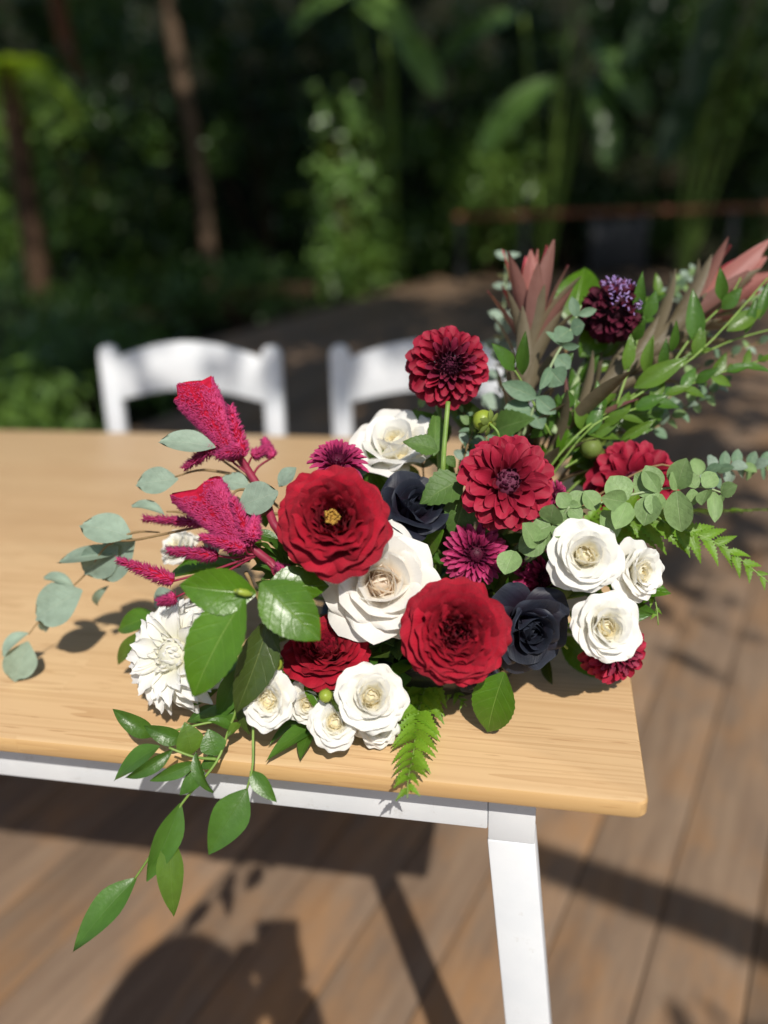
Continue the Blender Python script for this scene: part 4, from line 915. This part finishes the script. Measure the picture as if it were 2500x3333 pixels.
# ---- celosia
def celosia_part(root, inv, base, cl, cr, thick, mat_b, seed, nb, blen, wob=.12, w0=.22, crest=True, nm="comb", bm_=None, pw=1.3):
    r = random.Random(seed)
    mid = (cl + cr) / 2; ax = (mid - base); hv = (cr - cl) / 2
    fr = hv.cross(ax).normalized() if hv.length > 1e-6 else Vector((0, -1, 0))
    ns, na = 14, 20
    V, F, U = [], [], []
    def surf(s, a):
        w = w0 + (1 - w0) * s ** pw
        if not crest: w = (1 - s) ** .7 * (.35 + .65 * min(1, s * 5))
        c = base + ax * s
        th = thick * (.75 + .5 * s if crest else 1) * (1 if crest else w)
        e = math.cos(a); f = math.sin(a)
        wv = 1 + wob * math.sin(3 * a + seed + s * 5) * .3
        top = 0
        if crest: top = (.075 * math.sin(4.6 * e + seed) + .03 * math.sin(11 * e + 2 * seed) - .04 * e * e) * s ** 3 * ax.length
        fl = fr * (wob * thick * 1.2 * math.sin(4.2 * e + seed) * s)
        return c + hv * w * math.copysign(abs(e) ** .65, e) * wv + fr * th * math.copysign(abs(f) ** .8, f) + ax.normalized() * top + fl
    for i in range(ns + 1):
        for k in range(na): V.append(inv @ surf(i / ns, 2 * math.pi * k / na)); U.append((k / na, i / ns))
    for i in range(ns):
        for k in range(na): F.append((i * na + k, i * na + (k + 1) % na, (i + 1) * na + (k + 1) % na, (i + 1) * na + k))
    # folded crest closes the top
    if crest:
        cidx = len(V); V.append(inv @ (base + ax * .985)); U.append((.5, 1))
        for k in range(na): F.append((ns * na + k, ns * na + (k + 1) % na, cidx))
    else:
        F.append(tuple(ns * na + k for k in range(na)))
    F.append(tuple(range(na - 1, -1, -1)))
    body = link(nm, mesh(nm, V, F, mat_b), root)
    # bristles
    BV, BF, BU = [], [], []
    R3 = inv.to_3x3()
    for i in range(nb):
        s = r.random() ** (.85 if crest else 1.2); a = r.uniform(0, 2 * math.pi)
        if crest and s > .97: s = .97
        p = surf(s, a); e1 = surf(min(1, s + .02), a) - surf(max(0, s - .02), a); e2 = surf(s, a + .1) - surf(s, a - .1)
        n = e2.cross(e1)
        if n.length < 1e-12: continue
        n.normalize()
        if n.dot(p - (base + ax * s)) < 0: n = -n
        d = (n + ax.normalized() * r.uniform(.5, 1.1) + Vector((r.uniform(-.3, .3), r.uniform(-.3, .3), r.uniform(-.3, .3)))).normalized()
        L = blen * r.uniform(.6, 1.15) * (.45 if crest and s > .86 else 1); w_ = d.orthogonal().normalized(); w_.rotate(Matrix.Rotation(r.uniform(0, 6.28), 3, d)); q = d.cross(w_)
        b0 = len(BV); ww = blen * .115
        for v_, t_ in ((p + w_ * ww, 0), (p - w_ * ww * .5 + q * ww * .87, 0), (p - w_ * ww * .5 - q * ww * .87, 0), (p + d * L, 1)):
            BV.append(inv @ v_); BU.append((.5, t_))
        BF += [(b0, b0 + 1, b0 + 3), (b0 + 1, b0 + 2, b0 + 3), (b0 + 2, b0, b0 + 3)]
    tag(link("bristles", mesh("bristles", BV, BF, bm_ or M_CELS, True, BU), body), kind="stuff")
    return body
def celosia(label, base, cl, cr, stem, plumes, thick, seed):
    root = empty("celosia", Matrix.Translation(stem[0]), label, "celosia", "red celosia")
    inv = root.matrix_world.inverted()
    celosia_part(root, inv, base, cl, cr, thick, M_CELB, seed, 8000, .0044, pw=1.1, w0=.32)
    tube("stem", stem + [base.lerp((cl + cr) / 2, .15)], (.0040, .0034), M_STEMR, root, 8, inv)
    for i, (b, t, w) in enumerate(plumes):
        tube("side_stem", [stem[-1].lerp(stem[-2], .45), (stem[-1] + b) / 2 + Vector((0, 0, -.006)), b], (.0012, .0009), M_STEMR, root, 6, inv)
        sd_ = (t - b).cross(CAM - b).normalized() * w
        celosia_part(root, inv, b, t - sd_, t + sd_, w, M_CELB, seed + i + 3, 620, .0055, .02, .5, False, "plume")
    return root
celosia("taller crested red celosia comb rising in front of the chair back", P(515, 992, .715), P(366, 850, .70), P(456, 812, .70), [CENTER, P(640, 1180, .69), P(570, 1070, .705), P(525, 1000, .715)],
    [(P(525, 985, .712), P(498, 878, .70), .0055), (P(470, 960, .705), P(400, 1010, .70), .004), (P(520, 970, .70), P(470, 985, .695), .005), (P(545, 985, .715), P(580, 968, .72), .003), (P(589, 988, .72), P(571, 952, .725), .0026)], .0062, 2)
celosia("lower crested red celosia comb above the glossy camellia leaves", P(520, 1172, .655), P(370, 1078, .65), P(474, 1030, .645), [CENTER, P(650, 1265, .67), P(585, 1215, .66), P(540, 1180, .657)],
    [(P(545, 1175, .652), P(503, 1078, .64), .0050), (P(530, 1185, .65), P(435, 1160, .645), .0045), (P(470, 1200, .66), P(365, 1190, .66), .0045), (P(375, 1255, .66), P(256, 1210, .66), .005), (P(440, 1130, .68), P(312, 1120, .70), .0026), (P(545, 1165, .645), P(552, 1120, .64), .0045), (P(380, 1290, .67), P(345, 1300, .67), .003), (P(640, 1245, .65), P(600, 1225, .65), .003)], .0062, 5)

# ---- ferns
PINNA = sheet("pinna", 1, .40, 10, -26, .35, .5, .2, .03, 0, fold=.08, nu=4, nv=18, serr=.24, sharp=1.15, mat=M_FERN, seed=2)
PINNA_S = sheet("pinna", 1, .46, 10, -26, .35, .5, .2, .03, 0, fold=.08, nu=4, nv=10, serr=.22, sharp=1.15, mat=M_FERN, seed=3)
def fern(label, pts_, n, l0, nrm, seed, tipl=.12, s0=.12, sub=None, ang=50):
    root = empty("fern_frond", Matrix.Translation(pts_[0]), label, "fern", "leatherleaf ferns"); inv = root.matrix_world.inverted()
    tube("rachis", pts_, (.0011, .0005), M_STEMG, root, 5, inv)
    r = random.Random(seed)
    # resample
    fine = []
    for i in range(len(pts_) - 1):
        for s in range(10): fine.append(pts_[i].lerp(pts_[i + 1], s / 10))
    fine.append(pts_[-1]); cum = [0]
    for i in range(1, len(fine)): cum.append(cum[-1] + (fine[i] - fine[i - 1]).length)
    def at(t):
        L = t * cum[-1]; i = max(1, next((j for j, c in enumerate(cum) if c >= L), len(cum) - 1))
        a = (L - cum[i - 1]) / max(1e-9, cum[i] - cum[i - 1]); return fine[i - 1].lerp(fine[i], a), (fine[i] - fine[i - 1]).normalized()
    for k in range(n):
        t = s0 + (1 - s0) * k / n
        L = l0 * ((1 - (k / n)) ** .8 * (1 - tipl) + tipl)
        for sgn in (-1, 1):
            p, tn = at(min(.995, t + (.015 if sgn > 0 else 0))); nn = (nrm - tn * nrm.dot(tn)).normalized(); sd_ = tn.cross(nn)
            g = math.radians(ang + r.uniform(-8, 8)); d = (sd_ * sgn * math.sin(g) + tn * math.cos(g) + nn * r.uniform(-.12, .08)).normalized()
            n2 = (nn - d * nn.dot(d)).normalized(); n2.rotate(Matrix.Rotation(r.uniform(-.25, .25), 3, d)); x = d.cross(n2)
            LL = L * r.uniform(.9, 1.08)
            M = Matrix(((x.x * LL, d.x * LL, n2.x * LL, p.x), (x.y * LL, d.y * LL, n2.y * LL, p.y), (x.z * LL, d.z * LL, n2.z * LL, p.z), (0, 0, 0, 1)))
            link("pinna", PINNA if L > .018 else PINNA_S, root, inv @ M)
UPN = Vector((0, -.45, 1)).normalized()
fern("leatherleaf fern frond hanging over the table's front edge beside the spray roses", [CENTER, T(930, 1440, .035), T(905, 1530, .018), P(893, 1625, .648), P(882, 1680, .615), P(880, 1724, .602)], 13, .036, UPN, 3, .26, .40, ang=44)
fern("leatherleaf fern frond lying below the full red rose", [CENTER, T(955, 1450, .03), T(975, 1490, .015), T(1008, 1525, .008)], 8, .022, UPN, 5, .2, .5)
fern("broad leatherleaf fern frond drooping out over the deck below the eucalyptus", [CENTER + Vector((.03, .02, 0)), P(1350, 1120, .71), P(1450, 1135, .70), P(1560, 1180, .69), P(1665, 1262, .675)], 13, .046, Vector((.15, -.75, .66)), 7, .14, .42, ang=42)
fern("leatherleaf fern frond seen edge-on behind the round-leaved eucalyptus", [CENTER + Vector((.03, .03, 0)), P(1400, 1100, .76), P(1520, 1105, .78), P(1670, 1100, .80)], 12, .034, Vector((0, .35, .95)), 8, .3, .5, ang=38)
fern("small fern tip hanging beside the sideways white spray rose", [CENTER + Vector((.04, 0, 0)), P(1370, 1250, .70), P(1412, 1290, .69), P(1422, 1350, .685)], 7, .018, Vector((.2, -.7, .6)), 9, .3, .5)

# ---- greenery filling the heart of the arrangement
rg = random.Random(23)
FILL = [("deep green filler leaves left of the outward-facing chrysanthemum", 955, 1175, .73), ("deep green filler leaves around the foam below the cream rose", 860, 1400, .70), ("deep green filler leaves behind the navy and red roses", 1080, 1260, .725), ("deep green filler leaves between celosia and red rose", 600, 1200, .70),
        ("deep green filler leaves below the widest dahlia", 1130, 1150, .725), ("deep green filler leaves between the three white roses at the table end", 1262, 1285, .70), ("deep green filler leaves under the tallest dahlia", 1000, 960, .76), ("deep green filler leaves beneath the ruscus and scabious", 1200, 950, .775), ("deep green filler leaves under the red rose above the spray roses", 760, 1450, .69), ("deep green filler leaves between the white rose and red rose", 790, 1085, .74), ("deep green filler leaves above the half-covered dahlia", 1290, 1000, .775)]
for lab, px, py, d in FILL:
    lv = []; c = P(px, py, d)
    out = (c - CENTER); out = out.normalized() if out.length > .02 else Vector((0, -.5, .8))
    for i in range(15):
        b = c + Vector((rg.uniform(-.03, .03), rg.uniform(-.02, .02), rg.uniform(-.03, .02)))
        b.z = max(b.z, TABLE_Z + .012)
        dd = (out * .8 + Vector((rg.uniform(-1, 1), rg.uniform(-.8, .5), rg.uniform(-.5, .7)))).normalized()
        t = b + dd * rg.uniform(.028, .05); t.z = max(t.z, TABLE_Z + .006)
        lv.append((rg.choice(['camellia', 'camellia_old', 'ruscus', 'dleaf', 'ruscus']), b, t, None, None, rg.uniform(-50, 50)))
    sprig("filler_sprig", lab, "leaves", "filler greenery", c, [[CENTER, (CENTER + c) / 2 + Vector((0, 0, -.01)), c]], lv, M_STEMG, (.0016, .0012))

# ------------------------------------------------------------------ garden behind
def leafcloud(name, pos, size, mat, seed, up=.3, long=1.0, parent=None):
    """pos: Nx3 leaf positions; every leaf a small folded blade of two quads"""
    r = np.random.RandomState(seed); n = len(pos)
    d = r.normal(size=(n, 3)); d[:, 2] -= .25; d /= np.linalg.norm(d, axis=1)[:, None]
    nn = r.normal(size=(n, 3)); nn[:, 2] += up * 3; nn -= d * (nn * d).sum(1)[:, None]; nn /= np.linalg.norm(nn, axis=1)[:, None]
    x = np.cross(d, nn); L = (size * r.uniform(.6, 1.3, n))[:, None]; w = L * r.uniform(.2, .3, n)[:, None] / long
    b = pos; V = np.stack([b, b + d * L * .45 + x * w + nn * L * .05, b + d * L * .5, b + d * L * .45 - x * w + nn * L * .05, b + d * L - nn * L * .08], 1).reshape(-1, 3)
    i0 = np.arange(n)[:, None] * 5
    F = np.concatenate([i0 + np.array([[0, 1, 4, 2]]), i0 + np.array([[0, 2, 4, 3]])], 0)
    me_ = bpy.data.meshes.new(name)
    me_.vertices.add(len(V)); me_.vertices.foreach_set("co", V.astype(np.float32).ravel())
    me_.loops.add(F.size); me_.loops.foreach_set("vertex_index", F.astype(np.int32).ravel())
    me_.polygons.add(len(F)); me_.polygons.foreach_set("loop_start", np.arange(0, F.size, 4, dtype=np.int32))
    me_.update(calc_edges=True); me_.materials.append(mat)
    return link(name, me_, parent)
def cluster_pos(rs, n, c, r, nclump, cr, floor=None, keep=None):
    cs = rs.normal(size=(nclump, 3)); cs /= np.linalg.norm(cs, axis=1)[:, None]; cs *= (rs.uniform(.25, 1, nclump) ** .5)[:, None]
    cs = cs * np.array(r) + np.array(c)
    if keep is not None: cs = np.array([q for q in cs if keep(q)])
    k = rs.randint(0, len(cs), n); p = cs[k] + rs.normal(size=(n, 3)) * cr
    if floor is not None: p = p[p[:, 2] > floor]
    return p
def bush(name, label, c, r, n, size, mat, seed, group, cat="shrub", clump=26, cr=.16, up=.3, long=1.0):
    rs = np.random.RandomState(seed)
    root = empty(name, Vector((c[0], c[1], -.22)), label, cat, group)
    p = cluster_pos(rs, n, (0, 0, c[2] + .22), r, clump, cr, .05)
    leafcloud("foliage", p, size, mat, seed, up, long, root)
    for k in range(5):
        e = Vector((rs.uniform(-.6, .6) * r[0], rs.uniform(-.6, .6) * r[1], c[2] + .22 + rs.uniform(0, .6) * r[2]))
        tube("stem", [Vector((rs.uniform(-.1, .1), rs.uniform(-.1, .1), 0)), Vector((e.x * .4, e.y * .4, e.z * .5)), e], (.025, .008), M_BARKD, root, 6)
    return root
GH = "shrubs of the garden hedge"
HEDGE = [
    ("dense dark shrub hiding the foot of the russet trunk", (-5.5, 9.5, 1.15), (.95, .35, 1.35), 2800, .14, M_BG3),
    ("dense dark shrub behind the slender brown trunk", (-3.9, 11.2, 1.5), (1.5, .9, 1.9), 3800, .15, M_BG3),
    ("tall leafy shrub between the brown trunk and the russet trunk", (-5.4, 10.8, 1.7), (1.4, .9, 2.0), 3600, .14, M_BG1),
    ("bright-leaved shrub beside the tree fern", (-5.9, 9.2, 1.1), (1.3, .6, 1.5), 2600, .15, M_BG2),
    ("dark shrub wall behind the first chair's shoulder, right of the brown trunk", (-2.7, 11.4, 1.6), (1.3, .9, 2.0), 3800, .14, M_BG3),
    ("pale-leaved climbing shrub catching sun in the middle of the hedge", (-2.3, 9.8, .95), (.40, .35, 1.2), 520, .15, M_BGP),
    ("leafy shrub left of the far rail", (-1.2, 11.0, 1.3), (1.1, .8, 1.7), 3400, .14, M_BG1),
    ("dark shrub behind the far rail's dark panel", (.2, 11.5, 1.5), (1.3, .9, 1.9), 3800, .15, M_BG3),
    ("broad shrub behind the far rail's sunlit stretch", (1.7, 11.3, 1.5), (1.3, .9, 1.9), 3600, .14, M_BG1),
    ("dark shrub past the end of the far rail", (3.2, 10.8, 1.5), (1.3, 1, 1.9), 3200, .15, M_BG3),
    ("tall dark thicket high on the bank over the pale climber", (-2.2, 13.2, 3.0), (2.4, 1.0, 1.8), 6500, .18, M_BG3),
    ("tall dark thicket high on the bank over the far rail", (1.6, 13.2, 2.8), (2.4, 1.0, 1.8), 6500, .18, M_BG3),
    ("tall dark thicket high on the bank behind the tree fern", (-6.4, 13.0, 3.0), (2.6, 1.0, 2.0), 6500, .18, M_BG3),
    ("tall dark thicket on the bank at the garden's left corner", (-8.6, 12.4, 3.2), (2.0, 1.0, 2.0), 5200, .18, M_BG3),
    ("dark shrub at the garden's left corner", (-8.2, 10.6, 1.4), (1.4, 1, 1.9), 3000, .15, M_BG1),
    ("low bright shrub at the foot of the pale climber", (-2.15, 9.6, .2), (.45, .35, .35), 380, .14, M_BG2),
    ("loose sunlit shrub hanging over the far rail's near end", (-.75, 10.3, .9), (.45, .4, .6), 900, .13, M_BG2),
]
for i, (lab, c, r, n, sz, m) in enumerate(HEDGE):
    bush("shrub", lab, c, r, n, sz, m, 100 + i, GH)
# low ground-cover ferns by the left deck edge
GC = "low plants along the deck edge"
for i, (lab, c, r, n, m) in enumerate([
    ("low dark ferny plant behind the first chair's left post", (-2.9, 4.5, .05), (.8, .7, .35), 2200, M_BG1),
    ("low dark plant between the deck edge and the brown trunk", (-4.0, 7.2, .0), (1.0, .8, .25), 1700, M_BG1),
    ("low feathery plant in front of the brown trunk's foot", (-3.1, 8.0, .15), (.8, .5, .28), 1300, M_BG1),
    ("dark creeping plant left of the first chair", (-4.4, 5.0, .05), (1.2, .9, .5), 2600, M_BG3),
    ("bright low plant over the table's far left edge", (-2.75, 3.6, .0), (.5, .5, .3), 1100, M_BG2),
    ("dark low plants under the tree fern", (-6.2, 7.4, .1), (1.2, .9, .5), 1900, M_BG3)]):
    bush("ground_plant", lab, c, r, n, .11, m, 140 + i, GC, "plant", 22, .12, .5, 1.3)
# big paddle-leaved plants
def paddle(label, base, leaves, seed, mat):
    root = empty("paddle_leaf_plant", Vector(base), label, "plant", "paddle-leaved plants"); r = random.Random(seed)
    key = ('pad', mat.name)
    if key not in UNIT: UNIT[key] = sheet("leaf", 1, .36, 30, -40, .5, .12, .45, .05, .02, fold=.12, ruf=.02, nu=6, nv=12, mat=mat, seed=4)
    inv = root.matrix_world.inverted()
    for (b, t, w) in leaves:
        b, t = Vector(b), Vector(t); Y = t - b; L = Y.length; yv = Y / L; n = Vector((r.uniform(-.3, .3), -.7, .7)); n = (n - yv * n.dot(yv)).normalized(); x = yv.cross(n); k = w / L / .36
        M = Matrix(((x.x * L * k, Y.x, n.x * L * .6, b.x), (x.y * L * k, Y.y, n.y * L * .6, b.y), (x.z * L * k, Y.z, n.z * L * .6, b.z), (0, 0, 0, 1)))
        link("leaf", UNIT[key], root, inv @ M)
        tube("leaf_stalk", [Vector(base), (Vector(base) + b) / 2 + Vector((0, 0, .2)), b], (.03, .018), M_STEMG, root, 6, inv)
    return root
paddle("large paddle-leaved plant with one broad sunlit leaf above the far rail", (-.1, 10.6, -.22), [((-.02, 9.1, 2.0), (-.82, 8.9, 1.32), .36), ((.3, 9.8, 2.4), (.9, 9.3, 1.6), .34), ((-.4, 9.9, 2.7), (-1.3, 9.4, 2.2), .34), ((.1, 9.9, 2.6), (-.1, 9.2, 3.3), .35), ((.35, 9.9, 2.1), (.55, 9.3, 1.1), .3)], 3, M_BG1)
paddle("tall paddle-leaved plant with drooping blades at the hedge's right", (1.5, 10.4, -.22), [((1.6, 9.6, 2.8), (1.2, 9.2, 1.6), .36), ((1.9, 9.6, 2.9), (2.4, 9.1, 1.7), .36), ((1.2, 9.7, 3.0), (.6, 9.3, 2.0), .34), ((2.1, 9.8, 2.3), (2.3, 9.2, .9), .34), ((1.5, 9.8, 2.2), (1.0, 9.3, 1.1), .34)], 5, M_BG3)
paddle("paddle-leaved plant overhead of the pale climber", (-2.0, 10.9, -.22), [((-2.2, 10.0, 3.0), (-1.5, 9.6, 2.5), .34), ((-1.9, 10.0, 3.1), (-2.9, 9.5, 2.6), .34), ((-1.8, 10.0, 2.7), (-1.2, 9.5, 1.9), .32)], 7, M_BGP)

# trees with visible trunks
def tree(name, label, base, top, rad, mat, crown=None, group=None, limbs=None, seed=1, leafmat=M_BG1, keep=None):
    root = empty(name, Vector(base), label, "tree", group); inv = root.matrix_world.inverted()
    b, t = Vector(base), Vector(top)
    pts_ = [b, b.lerp(t, .35) + Vector((.04, 0, 0)), b.lerp(t, .7) - Vector((.04, .03, 0)), t]
    tube("trunk", pts_, rad, mat, root, 14, inv)
    if crown:
        rs = np.random.RandomState(seed)
        ps = []
        for (c, r, n, cl, cr) in crown:
            ps.append(cluster_pos(rs, n, c, r, cl, cr, None, keep))
            tube("limb", [t, t.lerp(Vector(c), .5) + Vector((0, 0, .3)), Vector(c)], (rad[1] * .7, .03), mat, root, 8, inv)
        p = np.concatenate(ps) - np.array(base)
        leafcloud("crown", p, .17, leafmat, seed, .4, 1.0, root)
    for lb in (limbs or []): tube("limb", [Vector(q) for q in lb[0]], lb[1], mat, root, 8, inv)
    return root
def shadow_at(q, h):       # where a point's shadow falls at height h
    k = (q[2] - h) / SUN_TO.z
    return q[0] - SUN_TO.x * k, q[1] - SUN_TO.y * k
gr_ = random.Random(12)
GAPS = [(-5.3, 7.8, 2.4, .9), (-2.2, 9.4, .6, .6), (-2.3, 9.3, 1.3, .6), (-.5, 9.0, 1.65, .55), (.2, 9.6, .75, .4), (-.9, 10.2, 1.0, .5), (1.6, 9.6, .75, .35)]
GAPS += [(-.97, 1.6, .82, .13), (-.56, 1.6, .84, .11), (-.38, 1.6, .82, .22), (-.12, 1.6, .84, .22), (-.25, 1.6, .80, .2)]
GAPS += [(gr_.uniform(-7.5, 2.5), gr_.uniform(8.8, 10.6), gr_.uniform(.3, 2.9), gr_.uniform(.2, .36)) for _ in range(70)]
GAPS += [(gr_.uniform(-7.2, -4.6), gr_.uniform(9.0, 9.9), gr_.uniform(.9, 2.9), gr_.uniform(.2, .34)) for _ in range(22)]
def keep_a(q):
    x, y = shadow_at(q, .80)
    if y < (1.24 if -.95 < x < -.25 else 1.40) + .07 * math.sin(x * 7): return False          # table and flowers stay in the sun
    x, y = shadow_at(q, 0)
    if x > .22 + .06 * y and y < 4.6 and math.sin(q[0] * 37.1 + q[1] * 91.7) > -.72: return False   # thin crown over the open side of the deck
    if shadow_at(q, 1.12)[1] < 1.36: return False             # nor the tall stems
    for (tx, ty, tz, rr) in GAPS:
        x, y = shadow_at(q, tz)
        if (x - tx) ** 2 + (y - ty) ** 2 < rr * rr: return False
    return True
tree("tree", "slender straight brown trunk rising behind the first chair", (-4.10, 9.75, -.22), (-4.25, 9.75, 4.6), (.088, .075), M_BARK,
     [((-3.6, 6.6, 5.6), (2.2, 2.4, 1.1), 8200, 160, .22), ((-5.8, 8.0, 6.0), (2.2, 2.2, 1.2), 7600, 150, .22)], "garden trees", seed=5, keep=keep_a)
tree("tree", "russet-barked trunk hanging in shade beside the tree fern", (-5.70, 10.1, -.22), (-5.66, 10.0, 5.0), (.10, .09), M_BARKR,
     [((-3.0, 9.8, 6.4), (2.4, 2.0, 1.2), 7600, 150, .22)], "garden trees", seed=6, keep=keep_a)
tree("tree", "shade tree beyond the far rail spreading over the back of the deck", (5.2, 7.0, -.22), (4.6, 6.6, 4.8), (.22, .16), M_BARK,
     [((1.6, 6.8, 5.8), (2.6, 2.3, 1.1), 9000, 180, .22), ((3.4, 4.6, 5.6), (2.2, 2.0, 1.0), 7000, 140, .22), ((-.6, 8.4, 6.4), (2.2, 2.0, 1.0), 7000, 140, .22)], "garden trees", seed=7, keep=keep_a)
tree("tree", "shade tree beside the deck whose crown dapples the chairs and far table edge", (4.6, .6, -.22), (3.6, .5, 4.0), (.2, .14), M_BARK,
     [((1.1, .5, 4.6), (1.9, 1.9, .7), 7600, 160, .17), ((1.3, 3.0, 5.0), (2.2, 1.8, .8), 8600, 180, .2), ((-1.0, 3.2, 5.0), (1.8, 1.8, .8), 5000, 105, .2), ((.7, -.70, 4.3), (1.3, 1.0, .4), 2200, 40, .11), ((-2.1, 1.3, 5.0), (1.7, 1.4, .7), 5200, 110, .2)], "garden trees", seed=8, keep=keep_a)
# tree fern
tf = empty("tree_fern", Vector((-5.30, 8.0, -.22)), "tree fern with bright drooping fronds on a dark fibrous trunk", "tree fern")
tube("trunk", [Vector((0, 0, 0)), Vector((.03, 0, 1.2)), Vector((.1, 0, 2.55))], (.13, .10), M_BARKD, tf, 12)
def frond_mesh(L, mat):
    V, F = [], []; n = 26
    for k in range(n):
        t = (k + .5) / n; y = L * t * math.cos(.5 * t); z = .30 * L * t - 1.05 * L * t * t
        for s in (-1, 1):
            wl_ = .30 * L * math.sin(math.pi * min(1, t * .85 + .12)) ** .8
            b0 = len(V); dx = s * wl_; hw = L / n * .42
            V += [(0, y - hw, z), (dx * .6, y - hw + wl_ * .25, z - wl_ * .1), (dx, y + wl_ * .4, z - wl_ * .35), (dx * .6, y + hw + wl_ * .25, z - wl_ * .1), (0, y + hw, z)]
            F += [(b0, b0 + 1, b0 + 2, b0 + 3, b0 + 4)]
    return mesh("frond", V, F, mat, False)
fm = frond_mesh(.72, M_BGF)
for k in range(13):
    link("frond", fm, tf, Matrix.Translation((.1, 0, 2.5)) @ Matrix.Rotation(k * 2.4 + .5, 4, 'Z') @ Matrix.Rotation(math.radians(rnd.uniform(-12, 22)), 4, 'X'))

# far rail
rl = empty("handrail", Vector((1.6, 9.85, 0)), "low red-brown timber rail on dark posts along the deck's far edge", "railing")
link("top_rail", box("top_rail", 5.6, .14, .05, M_RAIL, .006), rl, Matrix.Translation((.1, 0, .725)))
for x in (-1.05, -.32, .45, .98, 1.9, 2.9, 3.9):
    link("post", box("post", .07, .07, .70, M_POST, .004), rl, Matrix.Translation((x - 1.6, 0, .35)))
link("panel", box("panel", .46, .03, .52, M_POST, .004), rl, Matrix.Translation((.715 - 1.6, -.01, .38)))

# unseen tree added behind the photographer: limb and leaves placed to shade the deck
def up_sun(p, h): return Vector(p) + SUN_TO * (h / SUN_TO.z)
pp = [up_sun((-.02, 1.19, 0), 2.35), up_sun((.18, 1.125, 0), 2.4), up_sun((.40, 1.05, 0), 2.45), up_sun((.75, .86, 0), 2.5)]
tr = empty("tree", Vector((2.6, -2.3, -.22)), "small patio tree behind the photographer with a low bare limb", "tree"); inv = tr.matrix_world.inverted()
tube("trunk", [Vector((2.6, -2.3, -.22)), Vector((2.55, -2.25, 1.4)), Vector((2.75, -2.35, 2.8)), Vector((3.2, -2.6, 4.1))], (.09, .07, .05), M_BARK, tr, 10, inv)
tube("limb", [Vector((2.4, -2.1, 2.55)), pp[3].lerp(Vector((2.4, -2.1, 2.55)), .4), pp[3], pp[2], pp[1], pp[0]], (.05, .045, .042, .036), M_BARK, tr, 8, inv)
rs = np.random.RandomState(4); ps = []
for (x, y, s, n) in ((.52, 1.06, .04, 26), (.66, .94, .07, 60), (.30, .80, .035, 18), (.72, .80, .09, 110), (.50, .66, .07, 60), (.2, .62, .06, 50)):
    c = up_sun((x, y, 0), 2.45); ps.append(np.array(c) + rs.normal(size=(n, 3)) * np.array([s, s, s]))
p = np.concatenate(ps + [rs.normal(size=(1200, 3)) * .45 + np.array([3.3, -2.7, 4.3])]) - np.array([2.6, -2.3, -.22])
leafcloud("crown", p, .085, M_BG1, 9, .4, 1.0, tr)

# ------------------------------------------------------------------ the photographer, whose shadow lies on the deck
def skin_body(name, verts, edges, radii, mat, parent, root=0, lvl=2):
    me_ = bpy.data.meshes.new(name); me_.from_pydata(verts, edges, [])
    o = link(name, me_, parent); o.modifiers.new("skin", 'SKIN')
    sv = me_.skin_vertices[0].data if me_.skin_vertices else None
    if sv is None:
        bpy.context.view_layer.objects.active = o; bpy.ops.mesh.customdata_skin_add(); sv = me_.skin_vertices[0].data
    for i, r in enumerate(radii): sv[i].radius = (r, r) if not isinstance(r, tuple) else r
    sv[root].use_root = True
    s_ = o.modifiers.new("sub", 'SUBSURF'); s_.levels = s_.render_levels = lvl
    me_.materials.append(mat); return o
pr = empty("person", Vector((.05, -.56, 0)), "person in dark clothes standing at the table holding up a phone", "person")
verts = [(0, 0, .92), (0, 0, 1.08), (0, .01, 1.24), (0, .02, 1.36), (0, .04, 1.44), (0, .07, 1.52), (0, .09, 1.60),
         (.085, 0, .86), (.095, .02, .48), (.10, -.01, .08), (.10, .14, .03), (-.085, 0, .86), (-.095, .02, .48), (-.10, -.01, .08), (-.10, .14, .03),
         (.17, .02, 1.36), (.13, .0, 1.06), (.03, .41, 1.06), (-.010, .51, 1.105), (-.17, .02, 1.36), (-.18, .04, 1.10), (-.12, .41, 1.10), (-.083, .51, 1.115)]
edges = [(0, 1), (1, 2), (2, 3), (3, 4), (4, 5), (5, 6), (0, 7), (7, 8), (8, 9), (9, 10), (0, 11), (11, 12), (12, 13), (13, 14), (3, 15), (15, 16), (16, 17), (17, 18), (3, 19), (19, 20), (20, 21), (21, 22)]
radii = [(.15, .11), (.13, .10), (.15, .11), (.14, .09), .055, .075, .085, .085, .055, .042, .035, .085, .055, .042, .035, .07, .062, .055, .036, .07, .062, .055, .036]
skin_body("body", verts, edges, radii, M_CLOTH, pr)
hair = link("hair", lathe("hair", [(.02, -.29), (.13, -.24), (.135, -.08), (.125, .0), (.10, .06), (.06, .10), (.02, .115)], M_HAIR, 18), pr, Matrix.Translation((0, .045, 1.575)) @ Matrix.Rotation(math.radians(-14), 4, 'X'))
for sx in (-.010, -.083):
    for k in range(4):
        x0 = sx + (.012 if sx > 0 else -.012)
        tube("finger", [Vector((sx, .50, 1.112 + .012 * (k - 1.5))), Vector((x0 + (.01 if sx > 0 else -.01), .532, 1.115 + .017 * (k - 1.5))), Vector((sx - (.012 if sx > 0 else -.012), .540, 1.117 + .017 * (k - 1.5)))], (.0085, .007), M_SKIN, pr, 6)
    tube("thumb", [Vector((sx, .505, 1.12)), Vector((sx * .85 - .01, .52, 1.14)), Vector((sx * .6 - .018, .53, 1.15))], (.010, .008), M_SKIN, pr, 6)
ph = link("phone", box("phone", .074, .008, .150, M_BLACK, .003)); ph.location = (.010, -.024, 1.112); ph.rotation_euler = (math.radians(-22), 0, math.radians(12))
tag(ph, "black smartphone held up by the person behind the table", "phone")
